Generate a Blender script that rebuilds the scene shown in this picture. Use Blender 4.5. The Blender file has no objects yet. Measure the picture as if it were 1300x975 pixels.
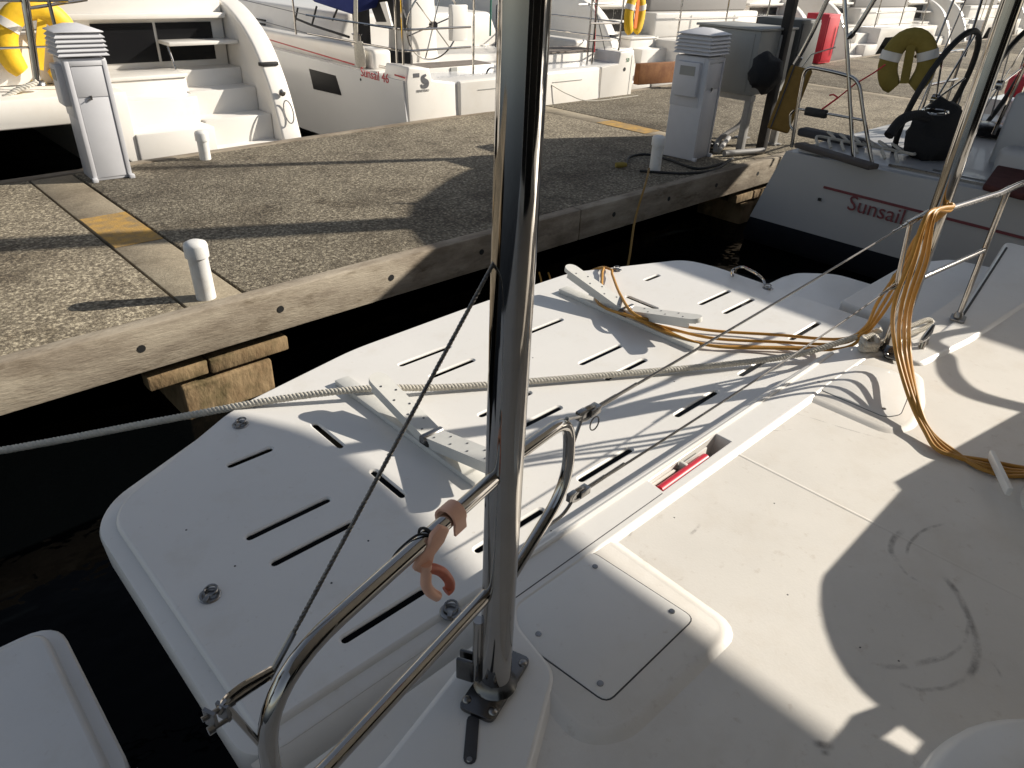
import bpy, bmesh, math, random
from math import sin, cos, pi, radians, hypot, atan2, sqrt
from mathutils import Vector, Matrix, noise
random.seed(7)
S = bpy.context.scene
COL = S.collection

# ------------------------------------------------------------------ camera
H = 2.35                      # eye height above the water
FPX, YAW, PITCH, ROLL = 907.0, radians(44.77), radians(30.67), radians(2.69)
fwd = Vector((sin(YAW)*cos(PITCH), cos(YAW)*cos(PITCH), -sin(PITCH)))
rgt = Vector((cos(YAW), -sin(YAW), 0))
upv = rgt.cross(fwd)
r2 = rgt*cos(ROLL) + upv*sin(ROLL)
u2 = upv*cos(ROLL) - rgt*sin(ROLL)
cam = bpy.data.cameras.new('camera')
cam.sensor_width = 36; cam.lens = FPX/1300*36; cam.clip_start = 0.05; cam.clip_end = 3000
co = bpy.data.objects.new('camera', cam); COL.objects.link(co)
co.matrix_world = Matrix(((r2.x, u2.x, -fwd.x, 0), (r2.y, u2.y, -fwd.y, 0), (r2.z, u2.z, -fwd.z, H), (0, 0, 0, 1)))
S.camera = co

# ------------------------------------------------------------------ light
SUN = Vector((0.60, -0.30, 0.34)).normalized()
elev = math.asin(SUN.z)
world = bpy.data.worlds.new('World'); S.world = world; world.use_nodes = True
nt = world.node_tree
sky = nt.nodes.new('ShaderNodeTexSky'); sky.sky_type = 'NISHITA'; sky.sun_disc = False
sky.sun_elevation = elev; sky.sun_rotation = atan2(SUN.x, SUN.y)
hs = nt.nodes.new('ShaderNodeHueSaturation'); hs.inputs['Saturation'].default_value = .6
nt.links.new(sky.outputs[0], hs.inputs['Color']); nt.links.new(hs.outputs[0], nt.nodes['Background'].inputs[0])
nt.nodes['Background'].inputs[1].default_value = 0.072
sl = bpy.data.lights.new('sun', 'SUN'); sl.energy = 5.0; sl.angle = radians(0.5); sl.color = (1, 0.93, 0.82)
so = bpy.data.objects.new('sun', sl); COL.objects.link(so)
so.rotation_euler = SUN.to_track_quat('Z', 'Y').to_euler()
S.view_settings.view_transform = 'Standard'; S.view_settings.look = 'None'
S.view_settings.exposure = 0.56; S.view_settings.gamma = 1.0

# ------------------------------------------------------------------ sight lines (used to read measurements off real planes)
def ray(x, y):
    return r2*((x-650)/FPX) - u2*((y-487.5)/FPX) + fwd
def pz(x, y, z): d = ray(x, y); return d*((z-H)/d.z) + Vector((0, 0, H))
def py(x, y, Y): d = ray(x, y); return d*(Y/d.y) + Vector((0, 0, H))
def px(x, y, X): d = ray(x, y); return d*(X/d.x) + Vector((0, 0, H))

# ------------------------------------------------------------------ materials
def mat(name, col, rough=0.5, metal=0.0, var=0.0, vscale=4.0, bump=0.0, bscale=60.0, coat=0.0, col2=None, detail=6.0):
    m = bpy.data.materials.new(name); m.use_nodes = True
    n = m.node_tree; b = n.nodes['Principled BSDF']
    b.inputs['Base Color'].default_value = (*col, 1); b.inputs['Roughness'].default_value = rough
    b.inputs['Metallic'].default_value = metal
    if coat: b.inputs['Coat Weight'].default_value = coat; b.inputs['Coat Roughness'].default_value = 0.08
    tc = n.nodes.new('ShaderNodeTexCoord')
    if var or col2:
        t = n.nodes.new('ShaderNodeTexNoise'); t.inputs['Scale'].default_value = vscale; t.inputs['Detail'].default_value = detail
        t.inputs['Roughness'].default_value = 0.65
        n.links.new(tc.outputs['Object'], t.inputs['Vector'])
        r = n.nodes.new('ShaderNodeValToRGB')
        r.color_ramp.elements[0].position = 0.32; r.color_ramp.elements[1].position = 0.68
        c2 = col2 or tuple(c*(1-var) for c in col)
        r.color_ramp.elements[0].color = (*c2, 1); r.color_ramp.elements[1].color = (*col, 1)
        n.links.new(t.outputs[0], r.inputs[0]); n.links.new(r.outputs[0], b.inputs['Base Color'])
        mr = n.nodes.new('ShaderNodeMapRange'); mr.inputs[3].default_value = min(1, rough*1.25+.02); mr.inputs[4].default_value = rough*0.85
        n.links.new(t.outputs[0], mr.inputs[0]); n.links.new(mr.outputs[0], b.inputs['Roughness'])
    if bump:
        t2 = n.nodes.new('ShaderNodeTexNoise'); t2.inputs['Scale'].default_value = bscale; t2.inputs['Detail'].default_value = 4
        n.links.new(tc.outputs['Object'], t2.inputs['Vector'])
        bp = n.nodes.new('ShaderNodeBump'); bp.inputs['Strength'].default_value = bump; bp.inputs['Distance'].default_value = 0.01
        n.links.new(t2.outputs[0], bp.inputs['Height']); n.links.new(bp.outputs[0], b.inputs['Normal'])
    return m

def specks(m, scale, thr, colr, size=1.0):
    """scatter small dirt specks over a material"""
    n = m.node_tree; b = n.nodes['Principled BSDF']
    tc = n.nodes.new('ShaderNodeTexCoord')
    v = n.nodes.new('ShaderNodeTexVoronoi'); v.inputs['Scale'].default_value = scale
    n.links.new(tc.outputs['Object'], v.inputs['Vector'])
    nz = n.nodes.new('ShaderNodeTexNoise'); nz.inputs['Scale'].default_value = scale*0.37
    n.links.new(tc.outputs['Object'], nz.inputs['Vector'])
    mu = n.nodes.new('ShaderNodeMath'); mu.operation = 'MULTIPLY_ADD'; mu.inputs[1].default_value = -0.9; mu.inputs[2].default_value = 0.45
    n.links.new(nz.outputs[0], mu.inputs[0])
    ad = n.nodes.new('ShaderNodeMath'); ad.operation = 'ADD'
    n.links.new(v.outputs['Distance'], ad.inputs[0]); n.links.new(mu.outputs[0], ad.inputs[1])
    lt = n.nodes.new('ShaderNodeMapRange'); lt.inputs[1].default_value = thr; lt.inputs[2].default_value = thr*1.5+.01
    lt.inputs[3].default_value = 1; lt.inputs[4].default_value = 0
    n.links.new(ad.outputs[0], lt.inputs[0])
    mx = n.nodes.new('ShaderNodeMix'); mx.data_type = 'RGBA'; mx.inputs[7].default_value = (*colr, 1)
    src = b.inputs['Base Color']
    if src.is_linked:
        n.links.new(src.links[0].from_socket, mx.inputs[6])
    else:
        mx.inputs[6].default_value = src.default_value
    n.links.new(lt.outputs[0], mx.inputs[0]); n.links.new(mx.outputs[2], b.inputs['Base Color'])
    return m

def stain(m, scale, p0, p1, colr, k, mscale=(1, 1, 1), detail=9):
    """weathering: multiply soft irregular patches into the base colour"""
    n = m.node_tree; b = n.nodes['Principled BSDF']
    tc = n.nodes.new('ShaderNodeTexCoord'); mp = n.nodes.new('ShaderNodeMapping'); mp.inputs['Scale'].default_value = mscale; mp.inputs['Location'].default_value = (scale*.37, 3.1, 7.7)
    t = n.nodes.new('ShaderNodeTexNoise'); t.inputs['Scale'].default_value = scale; t.inputs['Detail'].default_value = detail; t.inputs['Roughness'].default_value = .68
    n.links.new(tc.outputs['Object'], mp.inputs[0]); n.links.new(mp.outputs[0], t.inputs['Vector'])
    r = n.nodes.new('ShaderNodeMapRange'); r.inputs[1].default_value = p0; r.inputs[2].default_value = p1; r.inputs[4].default_value = k
    n.links.new(t.outputs[0], r.inputs[0])
    x = n.nodes.new('ShaderNodeMix'); x.data_type = 'RGBA'; x.blend_type = 'MULTIPLY'; x.inputs[7].default_value = (*colr, 1)
    src = b.inputs['Base Color']
    if src.is_linked: n.links.new(src.links[0].from_socket, x.inputs[6])
    else: x.inputs[6].default_value = src.default_value
    n.links.new(r.outputs[0], x.inputs[0]); n.links.new(x.outputs[2], src)
    return m
GEL = mat('gelcoat_white', (.72, .70, .665), .33, var=.05, vscale=2.5, bump=.03, bscale=9, coat=.25)
SOLE = mat('gelcoat_cockpit', (.70, .665, .61), .42, var=.08, vscale=3.5, bump=.04, bscale=160)
GELFAR = mat('gelcoat_boats', (.76, .73, .68), .3, var=.05, vscale=1.2, coat=.3)
HULLR = mat('hull_gelcoat_shaded', (.44, .435, .43), .4, var=.07, vscale=.8, coat=.15)  # hull gelcoat darkened: shade of the right-hand yacht put into the colour
HULL = mat('hull_gelcoat', (.60, .60, .60), .22, var=.05, vscale=.8, coat=.4)
NAVY = mat('antifouling_dark', (.018, .02, .028), .55, var=.3)
CHROME = mat('polished_steel', (.46, .435, .405), .05, 1.0, var=.10, vscale=14)
DULL = mat('cast_steel', (.30, .29, .28), .26, 1.0, var=.2, vscale=30)
WIRE = mat('steel_wire', (.22, .21, .20), .35, 1.0, var=.3, vscale=120)
PLATE = mat('steel_base_plate', (.16, .155, .15), .22, 1.0, var=.2, vscale=25)
stain(GEL, 5, .54, .72, (.80, .74, .64), .32); stain(GEL, 40, .62, .74, (.6, .52, .42), .35)
stain(SOLE, 3.2, .50, .70, (.80, .74, .66), .38); stain(SOLE, 28, .60, .74, (.62, .54, .46), .42)
ALU = mat('painted_aluminium', (.62, .61, .57), .4, var=.08, vscale=20)
PAD = mat('recess_pad', (.55, .535, .50), .5, var=.06)
BLACK = mat('black_rubber', (.012, .012, .012), .6, var=.3, vscale=30)
CLOTH = mat('black_canvas', (.010, .010, .011), .9, bump=.5, bscale=60)
GLASS = mat('dark_glass', (.008, .008, .009), .25)
GLASS.node_tree.nodes['Principled BSDF'].inputs['Specular IOR Level'].default_value = .2
DGREY = mat('dark_grey_pad', (.05, .05, .055), .8, bump=.3, bscale=120)
BROWNP = mat('brown_pad', (.075, .062, .055), .8, bump=.3, bscale=120)
RED = mat('red_paint', (.55, .014, .035), .38, var=.12)
MAROON = mat('maroon_canvas', (.075, .018, .014), .8, var=.3, vscale=10)
DECALR = mat('decal_red', (.40, .03, .035), .5)
DECALG = mat('decal_grey', (.10, .10, .11), .5)
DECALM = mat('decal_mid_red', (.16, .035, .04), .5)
ROPE = mat('mooring_rope', (.58, .545, .47), .85, var=.25, vscale=60)
CABLE = mat('yellow_cable_rubber', (.44, .215, .028), .42, var=.22, vscale=12)
CABLEG = mat('olive_tape', (.16, .13, .03), .6, var=.2)
SALMON = mat('salmon_plastic', (.84, .47, .33), .42, var=.08, vscale=30)
SALMOND = mat('worn_orange_plastic', (.52, .13, .07), .45, var=.2, vscale=60)
YFOAM = mat('yellow_foam', (.85, .52, .015), .55, var=.14, vscale=9, bump=.2, bscale=30)
OCHRE = mat('ochre_canvas', (.24, .135, .022), .75, var=.2, vscale=12, bump=.3, bscale=50)
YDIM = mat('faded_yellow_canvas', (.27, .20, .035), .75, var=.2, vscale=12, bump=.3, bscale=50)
ORNG = mat('orange_web', (.75, .19, .02), .7, var=.2)
BLUE = mat('blue_canvas', (.012, .025, .16), .8, var=.2, bump=.3, bscale=60)
PVC = mat('white_pvc', (.72, .71, .68), .38, var=.12, vscale=6)
PEDW = mat('pedestal_plastic', (.56, .56, .58), .42, var=.05, vscale=8)
CABG = mat('cabinet_grey', (.31, .31, .29), .5, var=.12, vscale=3)
CABD = mat('cabinet_dark', (.085, .088, .085), .5, var=.12, vscale=3)
GALV = mat('galvanised_leg', (.38, .37, .35), .55, metal=.3, var=.2, vscale=14)
TIMB = mat('weathered_timber', (.40, .345, .265), .85, col2=(.22, .18, .135), vscale=3, bump=.4, bscale=40)
TIMB2 = mat('brown_timber', (.27, .115, .035), .8, col2=(.16, .06, .02), vscale=6, bump=.3, bscale=50)
CAPC = mat('stained_concrete', (.30, .215, .115), .95, col2=(.17, .105, .05), vscale=7, bump=.8, bscale=30, detail=10)
DARKPOST = mat('dark_post', (.018, .014, .012), .7, var=.3)
YPAINT = mat('worn_yellow_paint', (.50, .28, .045), .85, col2=(.20, .15, .085), vscale=9, bump=.3, bscale=80, detail=10)
GREEN = mat('green_decal', (.12, .26, .17), .6)
STRAPR = mat('red_line', (.55, .03, .04), .7)
GREENP = mat('green_tube', (.02, .16, .11), .5)
TEAK = mat('grey_teak', (.20, .17, .145), .8, var=.25, vscale=10, bump=.3, bscale=80)
CLEARP = mat('conduit_grey', (.30, .29, .28), .5, var=.15)
CANOPY = mat('canopy_laminate', (.74, .71, .66), .5, var=.06)

# timber: stretch the grain along X
def stretch(m, sx, sy, sz):
    n = m.node_tree
    tc = [k for k in n.nodes if k.type == 'TEX_COORD'][0]
    mp = n.nodes.new('ShaderNodeMapping'); mp.inputs['Scale'].default_value = (sx, sy, sz)
    for l in list(n.links):
        if l.from_node == tc:
            n.links.new(mp.outputs[0], l.to_socket)
    n.links.new(tc.outputs['Object'], mp.inputs[0])
stretch(TIMB, .6, 3, 3)
stain(TIMB, 1.6, .45, .62, (.52, .47, .42), .8, (1, 2, 2)); stain(TIMB, 9, .55, .68, (.40, .35, .28), .7, (.5, 1, 1.5))
stain(CAPC, 5, .48, .62, (.30, .34, .22), .75); stain(PVC, 7, .52, .70, (.70, .62, .50), .5)
stain(GELFAR, 2, .52, .72, (.85, .80, .72), .4)
stretch(CAPC, 1, 1, .45)

# exposed-aggregate concrete
def concrete(name, base, dark, light, agg, bumpk):
    m = bpy.data.materials.new(name); m.use_nodes = True
    n = m.node_tree; b = n.nodes['Principled BSDF']; b.inputs['Roughness'].default_value = .93
    tc = n.nodes.new('ShaderNodeTexCoord')
    def nz(s, d=5.0, r=.6):
        t = n.nodes.new('ShaderNodeTexNoise'); t.inputs['Scale'].default_value = s; t.inputs['Detail'].default_value = d; t.inputs['Roughness'].default_value = r
        n.links.new(tc.outputs['Object'], t.inputs['Vector']); return t
    def ramp(src, p0, p1, c0, c1):
        r = n.nodes.new('ShaderNodeValToRGB'); e = r.color_ramp.elements
        e[0].position = p0; e[1].position = p1; e[0].color = (*c0, 1); e[1].color = (*c1, 1)
        n.links.new(src, r.inputs[0]); return r
    def mixc(f, a, bb, t='MIX'):
        x = n.nodes.new('ShaderNodeMix'); x.data_type = 'RGBA'; x.blend_type = t
        if isinstance(f, float): x.inputs[0].default_value = f
        else: n.links.new(f, x.inputs[0])
        n.links.new(a, x.inputs[6]); n.links.new(bb, x.inputs[7]); return x.outputs[2]
    big = ramp(nz(1.1, 6).outputs[0], .36, .66, dark, base)
    fine = ramp(nz(34, 3, .7).outputs[0], .42, .60, dark, light)
    c = mixc(agg, big.outputs[0], fine.outputs[0])
    v = n.nodes.new('ShaderNodeTexVoronoi'); v.inputs['Scale'].default_value = 46; v.feature = 'F1'
    n.links.new(tc.outputs['Object'], v.inputs['Vector'])
    vr = ramp(v.outputs['Distance'], .05, .55, (.55, .55, .55), (1.25, 1.25, 1.25)) if False else ramp(v.outputs['Distance'], .15, .6, (1.1, 1.1, 1.1), (.26, .24, .21))
    c = mixc(agg*.9, c, vr.outputs[0], 'MULTIPLY')
    blot = ramp(nz(2.7, 8, .7).outputs[0], .50, .68, (0, 0, 0), (1, 1, 1))
    dk = n.nodes.new('ShaderNodeRGB'); dk.outputs[0].default_value = (dark[0]*.42, dark[1]*.4, dark[2]*.36, 1)
    mm = n.nodes.new('ShaderNodeMath'); mm.operation = 'MULTIPLY'; mm.inputs[1].default_value = .62
    n.links.new(blot.outputs[0], mm.inputs[0])
    c = mixc(mm.outputs[0], c, dk.outputs[0])
    n.links.new(c, b.inputs['Base Color'])
    bp = n.nodes.new('ShaderNodeBump'); bp.inputs['Strength'].default_value = bumpk; bp.inputs['Distance'].default_value = .012
    t2 = nz(75, 3, .7)
    n.links.new(t2.outputs[0], bp.inputs['Height']); n.links.new(bp.outputs[0], b.inputs['Normal'])
    return m
CONC = concrete('aggregate_concrete', (.47, .41, .30), (.18, .15, .11), (.54, .475, .35), .8, 1.0)
stain(CONC, .9, .50, .66, (.42, .38, .34), .75); stain(CONC, 3.3, .55, .68, (.36, .32, .27), .7)
CONCS = concrete('smooth_concrete', (.36, .31, .225), (.24, .195, .135), (.40, .345, .25), .22, .35)

# water
WAT = bpy.data.materials.new('harbour_water'); WAT.use_nodes = True
_n = WAT.node_tree; _b = _n.nodes['Principled BSDF']
_b.inputs['Base Color'].default_value = (.0012, .0016, .0018, 1); _b.inputs['Roughness'].default_value = .06; _b.inputs['IOR'].default_value = 1.33; _b.inputs['Specular IOR Level'].default_value = .11
_t = _n.nodes.new('ShaderNodeTexNoise'); _t.inputs['Scale'].default_value = 2.2; _t.inputs['Detail'].default_value = 4
_tc = _n.nodes.new('ShaderNodeTexCoord'); _n.links.new(_tc.outputs['Object'], _t.inputs['Vector'])
_bp = _n.nodes.new('ShaderNodeBump'); _bp.inputs['Strength'].default_value = .25; _bp.inputs['Distance'].default_value = .08
_n.links.new(_t.outputs[0], _bp.inputs['Height']); _n.links.new(_bp.outputs[0], _b.inputs['Normal'])

# alpha-broken marks (scuffs)
def scuffmat(name, col, dens, scale):
    m = bpy.data.materials.new(name); m.use_nodes = True
    n = m.node_tree; b = n.nodes['Principled BSDF']; b.inputs['Base Color'].default_value = (*col, 1); b.inputs['Roughness'].default_value = .6
    tc = n.nodes.new('ShaderNodeTexCoord'); t = n.nodes.new('ShaderNodeTexNoise'); t.inputs['Scale'].default_value = scale; t.inputs['Detail'].default_value = 8; t.inputs['Roughness'].default_value = .7
    n.links.new(tc.outputs['Object'], t.inputs['Vector'])
    r = n.nodes.new('ShaderNodeMapRange'); r.inputs[1].default_value = dens; r.inputs[2].default_value = dens+.32; r.inputs[4].default_value = .46
    n.links.new(t.outputs[0], r.inputs[0])
    at = n.nodes.new('ShaderNodeAttribute'); at.attribute_name = 'fade'
    mu = n.nodes.new('ShaderNodeMath'); mu.operation = 'MULTIPLY'
    n.links.new(r.outputs[0], mu.inputs[0]); n.links.new(at.outputs['Fac'], mu.inputs[1])
    n.links.new(mu.outputs[0], b.inputs['Alpha'])
    return m
SCUFF = scuffmat('scuff_black', (.11, .095, .09), .33, 34)
SCUFFL = scuffmat('scuff_light', (.20, .17, .16), .40, 24)

# ------------------------------------------------------------------ object helpers
def empty(name, loc=(0, 0, 0), label=None, cat=None, group=None, kind=None):
    o = bpy.data.objects.new(name, None); COL.objects.link(o); o.location = loc; o.empty_display_size = .1
    return tag(o, label, cat, group, kind)
def tag(o, label=None, cat=None, group=None, kind=None):
    for k, v in (('label', label), ('category', cat), ('group', group), ('kind', kind)):
        if v: o[k] = v
    return o
def wloc(o):
    v = Vector((0, 0, 0))
    while o: v = v + o.location; o = o.parent
    return v

def fillet(pts, rad, n=6, closed=False):
    """round the corners of a polyline"""
    pts = [Vector(p) for p in pts]; out = []
    N = len(pts)
    for i, p in enumerate(pts):
        if not closed and i in (0, N-1): out.append(p); continue
        a = pts[i-1]; c = pts[(i+1) % N]
        r = rad[i] if isinstance(rad, (list, tuple)) else rad
        d1 = (a-p); d2 = (c-p); l = min(r, d1.length*.48, d2.length*.48)
        if l < 1e-6: out.append(p); continue
        A = p+d1.normalized()*l; B = p+d2.normalized()*l
        for k in range(n+1):
            t = k/n; out.append(A*(1-t)**2 + p*2*t*(1-t) + B*t*t)
    return out
def catmull(pts, n=8):
    P = [Vector(p) for p in pts]; P = [P[0]*2-P[1]]+P+[P[-1]*2-P[-2]]; out = []
    for i in range(1, len(P)-2):
        p0, p1, p2, p3 = P[i-1:i+3]
        for k in range(n):
            t = k/n
            out.append(.5*((2*p1)+(p2-p0)*t+(2*p0-5*p1+4*p2-p3)*t*t+(3*p1-p0-3*p2+p3)*t**3))
    out.append(P[-2]); return out
def frames(path):
    P = [Vector(p) for p in path]; out = []; nrm = None
    for i, p in enumerate(P):
        t = (P[min(i+1, len(P)-1)]-P[max(i-1, 0)])
        t = t.normalized() if t.length > 1e-9 else Vector((0, 0, 1))
        if nrm is None:
            r = Vector((0, 0, 1)) if abs(t.z) < .9 else Vector((1, 0, 0))
            nrm = (r - t*r.dot(t)).normalized()
        else:
            nrm = nrm - t*nrm.dot(t); nrm = nrm.normalized() if nrm.length > 1e-9 else t.orthogonal().normalized()
        out.append((p, t, nrm, t.cross(nrm)))
    return out

class MB:
    def __init__(s): s.v = []; s.f = []
    def add(s, verts, faces):
        o = len(s.v); s.v += [tuple(v) for v in verts]; s.f += [tuple(i+o for i in f) for f in faces]; return s
    def box(s, c, size, rz=0, ry=0, rx=0, M=None):
        x, y, z = (k/2 for k in size)
        R = M or (Matrix.Rotation(rz, 3, 'Z') @ Matrix.Rotation(ry, 3, 'Y') @ Matrix.Rotation(rx, 3, 'X'))
        c = Vector(c)
        vs = [c + R @ Vector((a*x, b*y, d*z)) for a in (-1, 1) for b in (-1, 1) for d in (-1, 1)]
        return s.add(vs, [(0, 1, 3, 2), (4, 6, 7, 5), (0, 4, 5, 1), (2, 3, 7, 6), (0, 2, 6, 4), (1, 5, 7, 3)])
    def bb(s, a, b):
        return s.box([(p+q)/2 for p, q in zip(a, b)], [abs(q-p) for p, q in zip(a, b)])
    def tube(s, path, r, seg=10, cap=True):
        fr = frames(path); vs = []; n = len(fr)
        for i, (p, t, a, b) in enumerate(fr):
            rr = r[i] if isinstance(r, (list, tuple)) else r
            for k in range(seg):
                w = 2*pi*k/seg; vs.append(p + a*(rr*cos(w)) + b*(rr*sin(w)))
        fs = [(i*seg+k, i*seg+(k+1) % seg, (i+1)*seg+(k+1) % seg, (i+1)*seg+k) for i in range(n-1) for k in range(seg)]
        if cap: fs += [tuple(range(seg))[::-1], tuple(range((n-1)*seg, n*seg))]
        return s.add(vs, fs)
    def ring(s, path, r, seg=8):
        """closed tube"""
        P = [Vector(p) for p in path]; n = len(P); vs = []
        cen = sum(P, Vector())/n
        nz = Vector()
        for i in range(n): nz += (P[i]-cen).cross(P[(i+1) % n]-cen)
        nz.normalize()
        for i in range(n):
            t = (P[(i+1) % n]-P[i-1]).normalized(); b = t.cross(nz)
            for k in range(seg):
                w = 2*pi*k/seg; vs.append(P[i] + b*(r*cos(w)) + nz*(r*sin(w)))
        fs = [(i*seg+k, i*seg+(k+1) % seg, ((i+1) % n)*seg+(k+1) % seg, ((i+1) % n)*seg+k) for i in range(n) for k in range(seg)]
        return s.add(vs, fs)
    def prism(s, poly, z0, z1):
        n = len(poly); vs = [(p[0], p[1], z0) for p in poly]+[(p[0], p[1], z1) for p in poly]
        return s.add(vs, [tuple(range(n))[::-1], tuple(range(n, 2*n))]+[(i, (i+1) % n, n+(i+1) % n, n+i) for i in range(n)])
    def extr(s, poly3, d):
        """extrude a 3D polygon by the vector d"""
        n = len(poly3); d = Vector(d); vs = [Vector(p) for p in poly3]; vs = vs+[v+d for v in vs]
        return s.add(vs, [tuple(range(n))[::-1], tuple(range(n, 2*n))]+[(i, (i+1) % n, n+(i+1) % n, n+i) for i in range(n)])
    def lathe(s, c, prof, seg=20, axis='Z', M=None):
        c = Vector(c); vs = []; n = len(prof)
        R = M or {'Z': Matrix.Identity(3), 'X': Matrix.Rotation(pi/2, 3, 'Y'), 'Y': Matrix.Rotation(-pi/2, 3, 'X')}[axis]
        for r, z in prof:
            for k in range(seg):
                w = 2*pi*k/seg; vs.append(c + R @ Vector((r*cos(w), r*sin(w), z)))
        fs = [(i*seg+k, i*seg+(k+1) % seg, (i+1)*seg+(k+1) % seg, (i+1)*seg+k) for i in range(n-1) for k in range(seg)]
        fs += [tuple(range(seg))[::-1], tuple(range((n-1)*seg, n*seg))]
        return s.add(vs, fs)
    def loft(s, rings, closed=True, cap=True):
        n = len(rings[0]); vs = [v for r in rings for v in r]; fs = []
        for i in range(len(rings)-1):
            for k in range(n if closed else n-1):
                a, b = i*n+k, i*n+(k+1) % n; fs.append((a, b, b+n, a+n))
        if cap and closed: fs += [tuple(range(n))[::-1], tuple(range((len(rings)-1)*n, len(rings)*n))]
        return s.add(vs, fs)
    def build(s, name, m, parent=None, bevel=0, seg=2, smooth=40, fixn=True):
        base = wloc(parent) if parent else Vector((0, 0, 0))
        if not parent and s.v:
            xs = [sum(v[i] for v in s.v)/len(s.v) for i in range(2)]; base = Vector((xs[0], xs[1], min(v[2] for v in s.v)))
        me = bpy.data.meshes.new(name)
        me.from_pydata([(v[0]-base.x, v[1]-base.y, v[2]-base.z) for v in s.v], [], s.f)
        if fixn or bevel:
            bm = bmesh.new(); bm.from_mesh(me)
            if fixn: bmesh.ops.recalc_face_normals(bm, faces=bm.faces)
            if bevel:
                es = [e for e in bm.edges if len(e.link_faces) == 2 and e.calc_face_angle(0) > radians(35)]
                bmesh.ops.bevel(bm, geom=es, offset=bevel, segments=seg, profile=.5, affect='EDGES', clamp_overlap=True)
            bm.to_mesh(me); bm.free()
        me.materials.append(m)
        if smooth:
            me.polygons.foreach_set('use_smooth', [True]*len(me.polygons))
            me.set_sharp_from_angle(angle=radians(smooth))
        o = bpy.data.objects.new(name, me); COL.objects.link(o)
        if parent: o.parent = parent
        else: o.location = base
        return o

def copy_tree(o, parent=None, loc=None):
    c = o.copy(); COL.objects.link(c)
    if parent: c.parent = parent
    if loc is not None: c.location = loc
    for ch in list(o.children): copy_tree(ch, c)
    return c
def rrect(x0, y0, x1, y1, r, n=5):
    out = []
    for cx, cy, a in ((x1-r, y1-r, 0), (x0+r, y1-r, 90), (x0+r, y0+r, 180), (x1-r, y0+r, 270)):
        for k in range(n+1):
            w = radians(a+90*k/n); out.append((cx+r*cos(w), cy+r*sin(w)))
    return out
def roundpoly(poly, r, n=5):
    return [(p.x, p.y) for p in fillet([(x, y, 0) for x, y in poly], r, n, True)]
def offset(poly, d):
    """offset a counter-clockwise polygon outward by d (scalar or function of the point)"""
    n = len(poly); out = []
    for i in range(n):
        a, p, c = Vector(poly[i-1]).to_2d(), Vector(poly[i]).to_2d(), Vector(poly[(i+1) % n]).to_2d()
        e1 = (p-a).normalized(); e2 = (c-p).normalized()
        n1 = Vector((e1.y, -e1.x)); n2 = Vector((e2.y, -e2.x)); nn = (n1+n2).normalized()
        k = d(p) if callable(d) else d
        q = p + nn*(k/max(.5, nn.dot(n1))); out.append((q.x, q.y))
    return out
def text(name, body, size, m, parent, M, shear=0, ext=.0015):
    """flat lettering as a mesh; M is a 4x4 world matrix (text lies in its XY plane)"""
    cu = bpy.data.curves.new(name, 'FONT'); cu.body = body; cu.size = size; cu.extrude = ext; cu.shear = shear; cu.resolution_u = 3
    t = bpy.data.objects.new(name, cu); COL.objects.link(t)
    dg = bpy.context.evaluated_depsgraph_get(); me = bpy.data.meshes.new_from_object(t.evaluated_get(dg))
    bpy.data.objects.remove(t); bpy.data.curves.remove(cu)
    b = wloc(parent); me.transform(Matrix.Translation(-b) @ M)
    me.materials.clear(); me.materials.append(m)
    o = bpy.data.objects.new(name, me); COL.objects.link(o); o.parent = parent; return o
def frame_mat(o, x, y):
    x = Vector(x).normalized(); z = x.cross(Vector(y)).normalized(); y = z.cross(x)
    return Matrix(((x.x, y.x, z.x, o[0]), (x.y, y.y, z.y, o[1]), (x.z, y.z, z.z, o[2]), (0, 0, 0, 1)))
def ribbon(name, pts, w, m, parent, z):
    """a thin flat mark on the deck that fades at its rims"""
    fr = catmull([(p[0], p[1], z) for p in pts], 6); n = len(fr); b = wloc(parent)
    vs = []; fade = []; fs = []
    for i, p in enumerate(fr):
        t = (fr[min(i+1, n-1)]-fr[max(i-1, 0)]).normalized(); s_ = Vector((-t.y, t.x, 0))
        e = min(1, min(i, n-1-i)/3)
        for k, q in enumerate((-1, -.3, .3, 1)):
            vs.append(p+s_*(q*w/2)-b); fade.append(e if k in (1, 2) else 0)
    for i in range(n-1):
        for k in range(3): a = i*4+k; fs.append((a, a+1, a+5, a+4))
    me = bpy.data.meshes.new(name); me.from_pydata([tuple(v) for v in vs], [], fs); me.materials.append(m)
    at = me.attributes.new('fade', 'FLOAT', 'POINT'); at.data.foreach_set('value', fade)
    o = bpy.data.objects.new(name, me); COL.objects.link(o); o.parent = parent; return o

# ------------------------------------------------------------------ water
w = MB(); w.add([(-900, -900, 0), (900, -900, 0), (900, 900, 0), (-900, 900, 0)], [(0, 1, 2, 3)])
tag(w.build('water', WAT, smooth=0), kind='structure')

# ------------------------------------------------------------------ dock
DZ = 0.65
def yfar(x): return 6.83 + .055*x
dock = empty('dock', (0, 5, 0), kind='structure')
def slab(x0, x1, name, m, top=DZ, bev=.008):
    y0 = 3.755
    return MB().prism([(x0, y0), (x1, y0), (x1, yfar(x1)), (x0, yfar(x0))], top-.16, top).build(name, m, dock, bevel=bev)
strips = [-4.8, 1.205, 7.2, 13.2, 19.2, 25.2]
prev = -9
for sx in strips:
    slab(prev, sx-.008, 'concrete_slab', CONC)
    slab(sx+.008, sx+.325, 'joint_strip', CONCS, DZ-.003)
    prev = sx+.341
slab(prev, 60, 'concrete_slab', CONC)
# worn yellow paint on two of the strips
for sx, ya, yb in ((1.205, 4.92, 5.64), (7.2, 5.25, 6.0)):
    MB().bb((sx+.014, ya, DZ-.001), (sx+.319, yb, DZ+.001)).build('painted_patch', YPAINT, dock, smooth=0)
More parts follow.
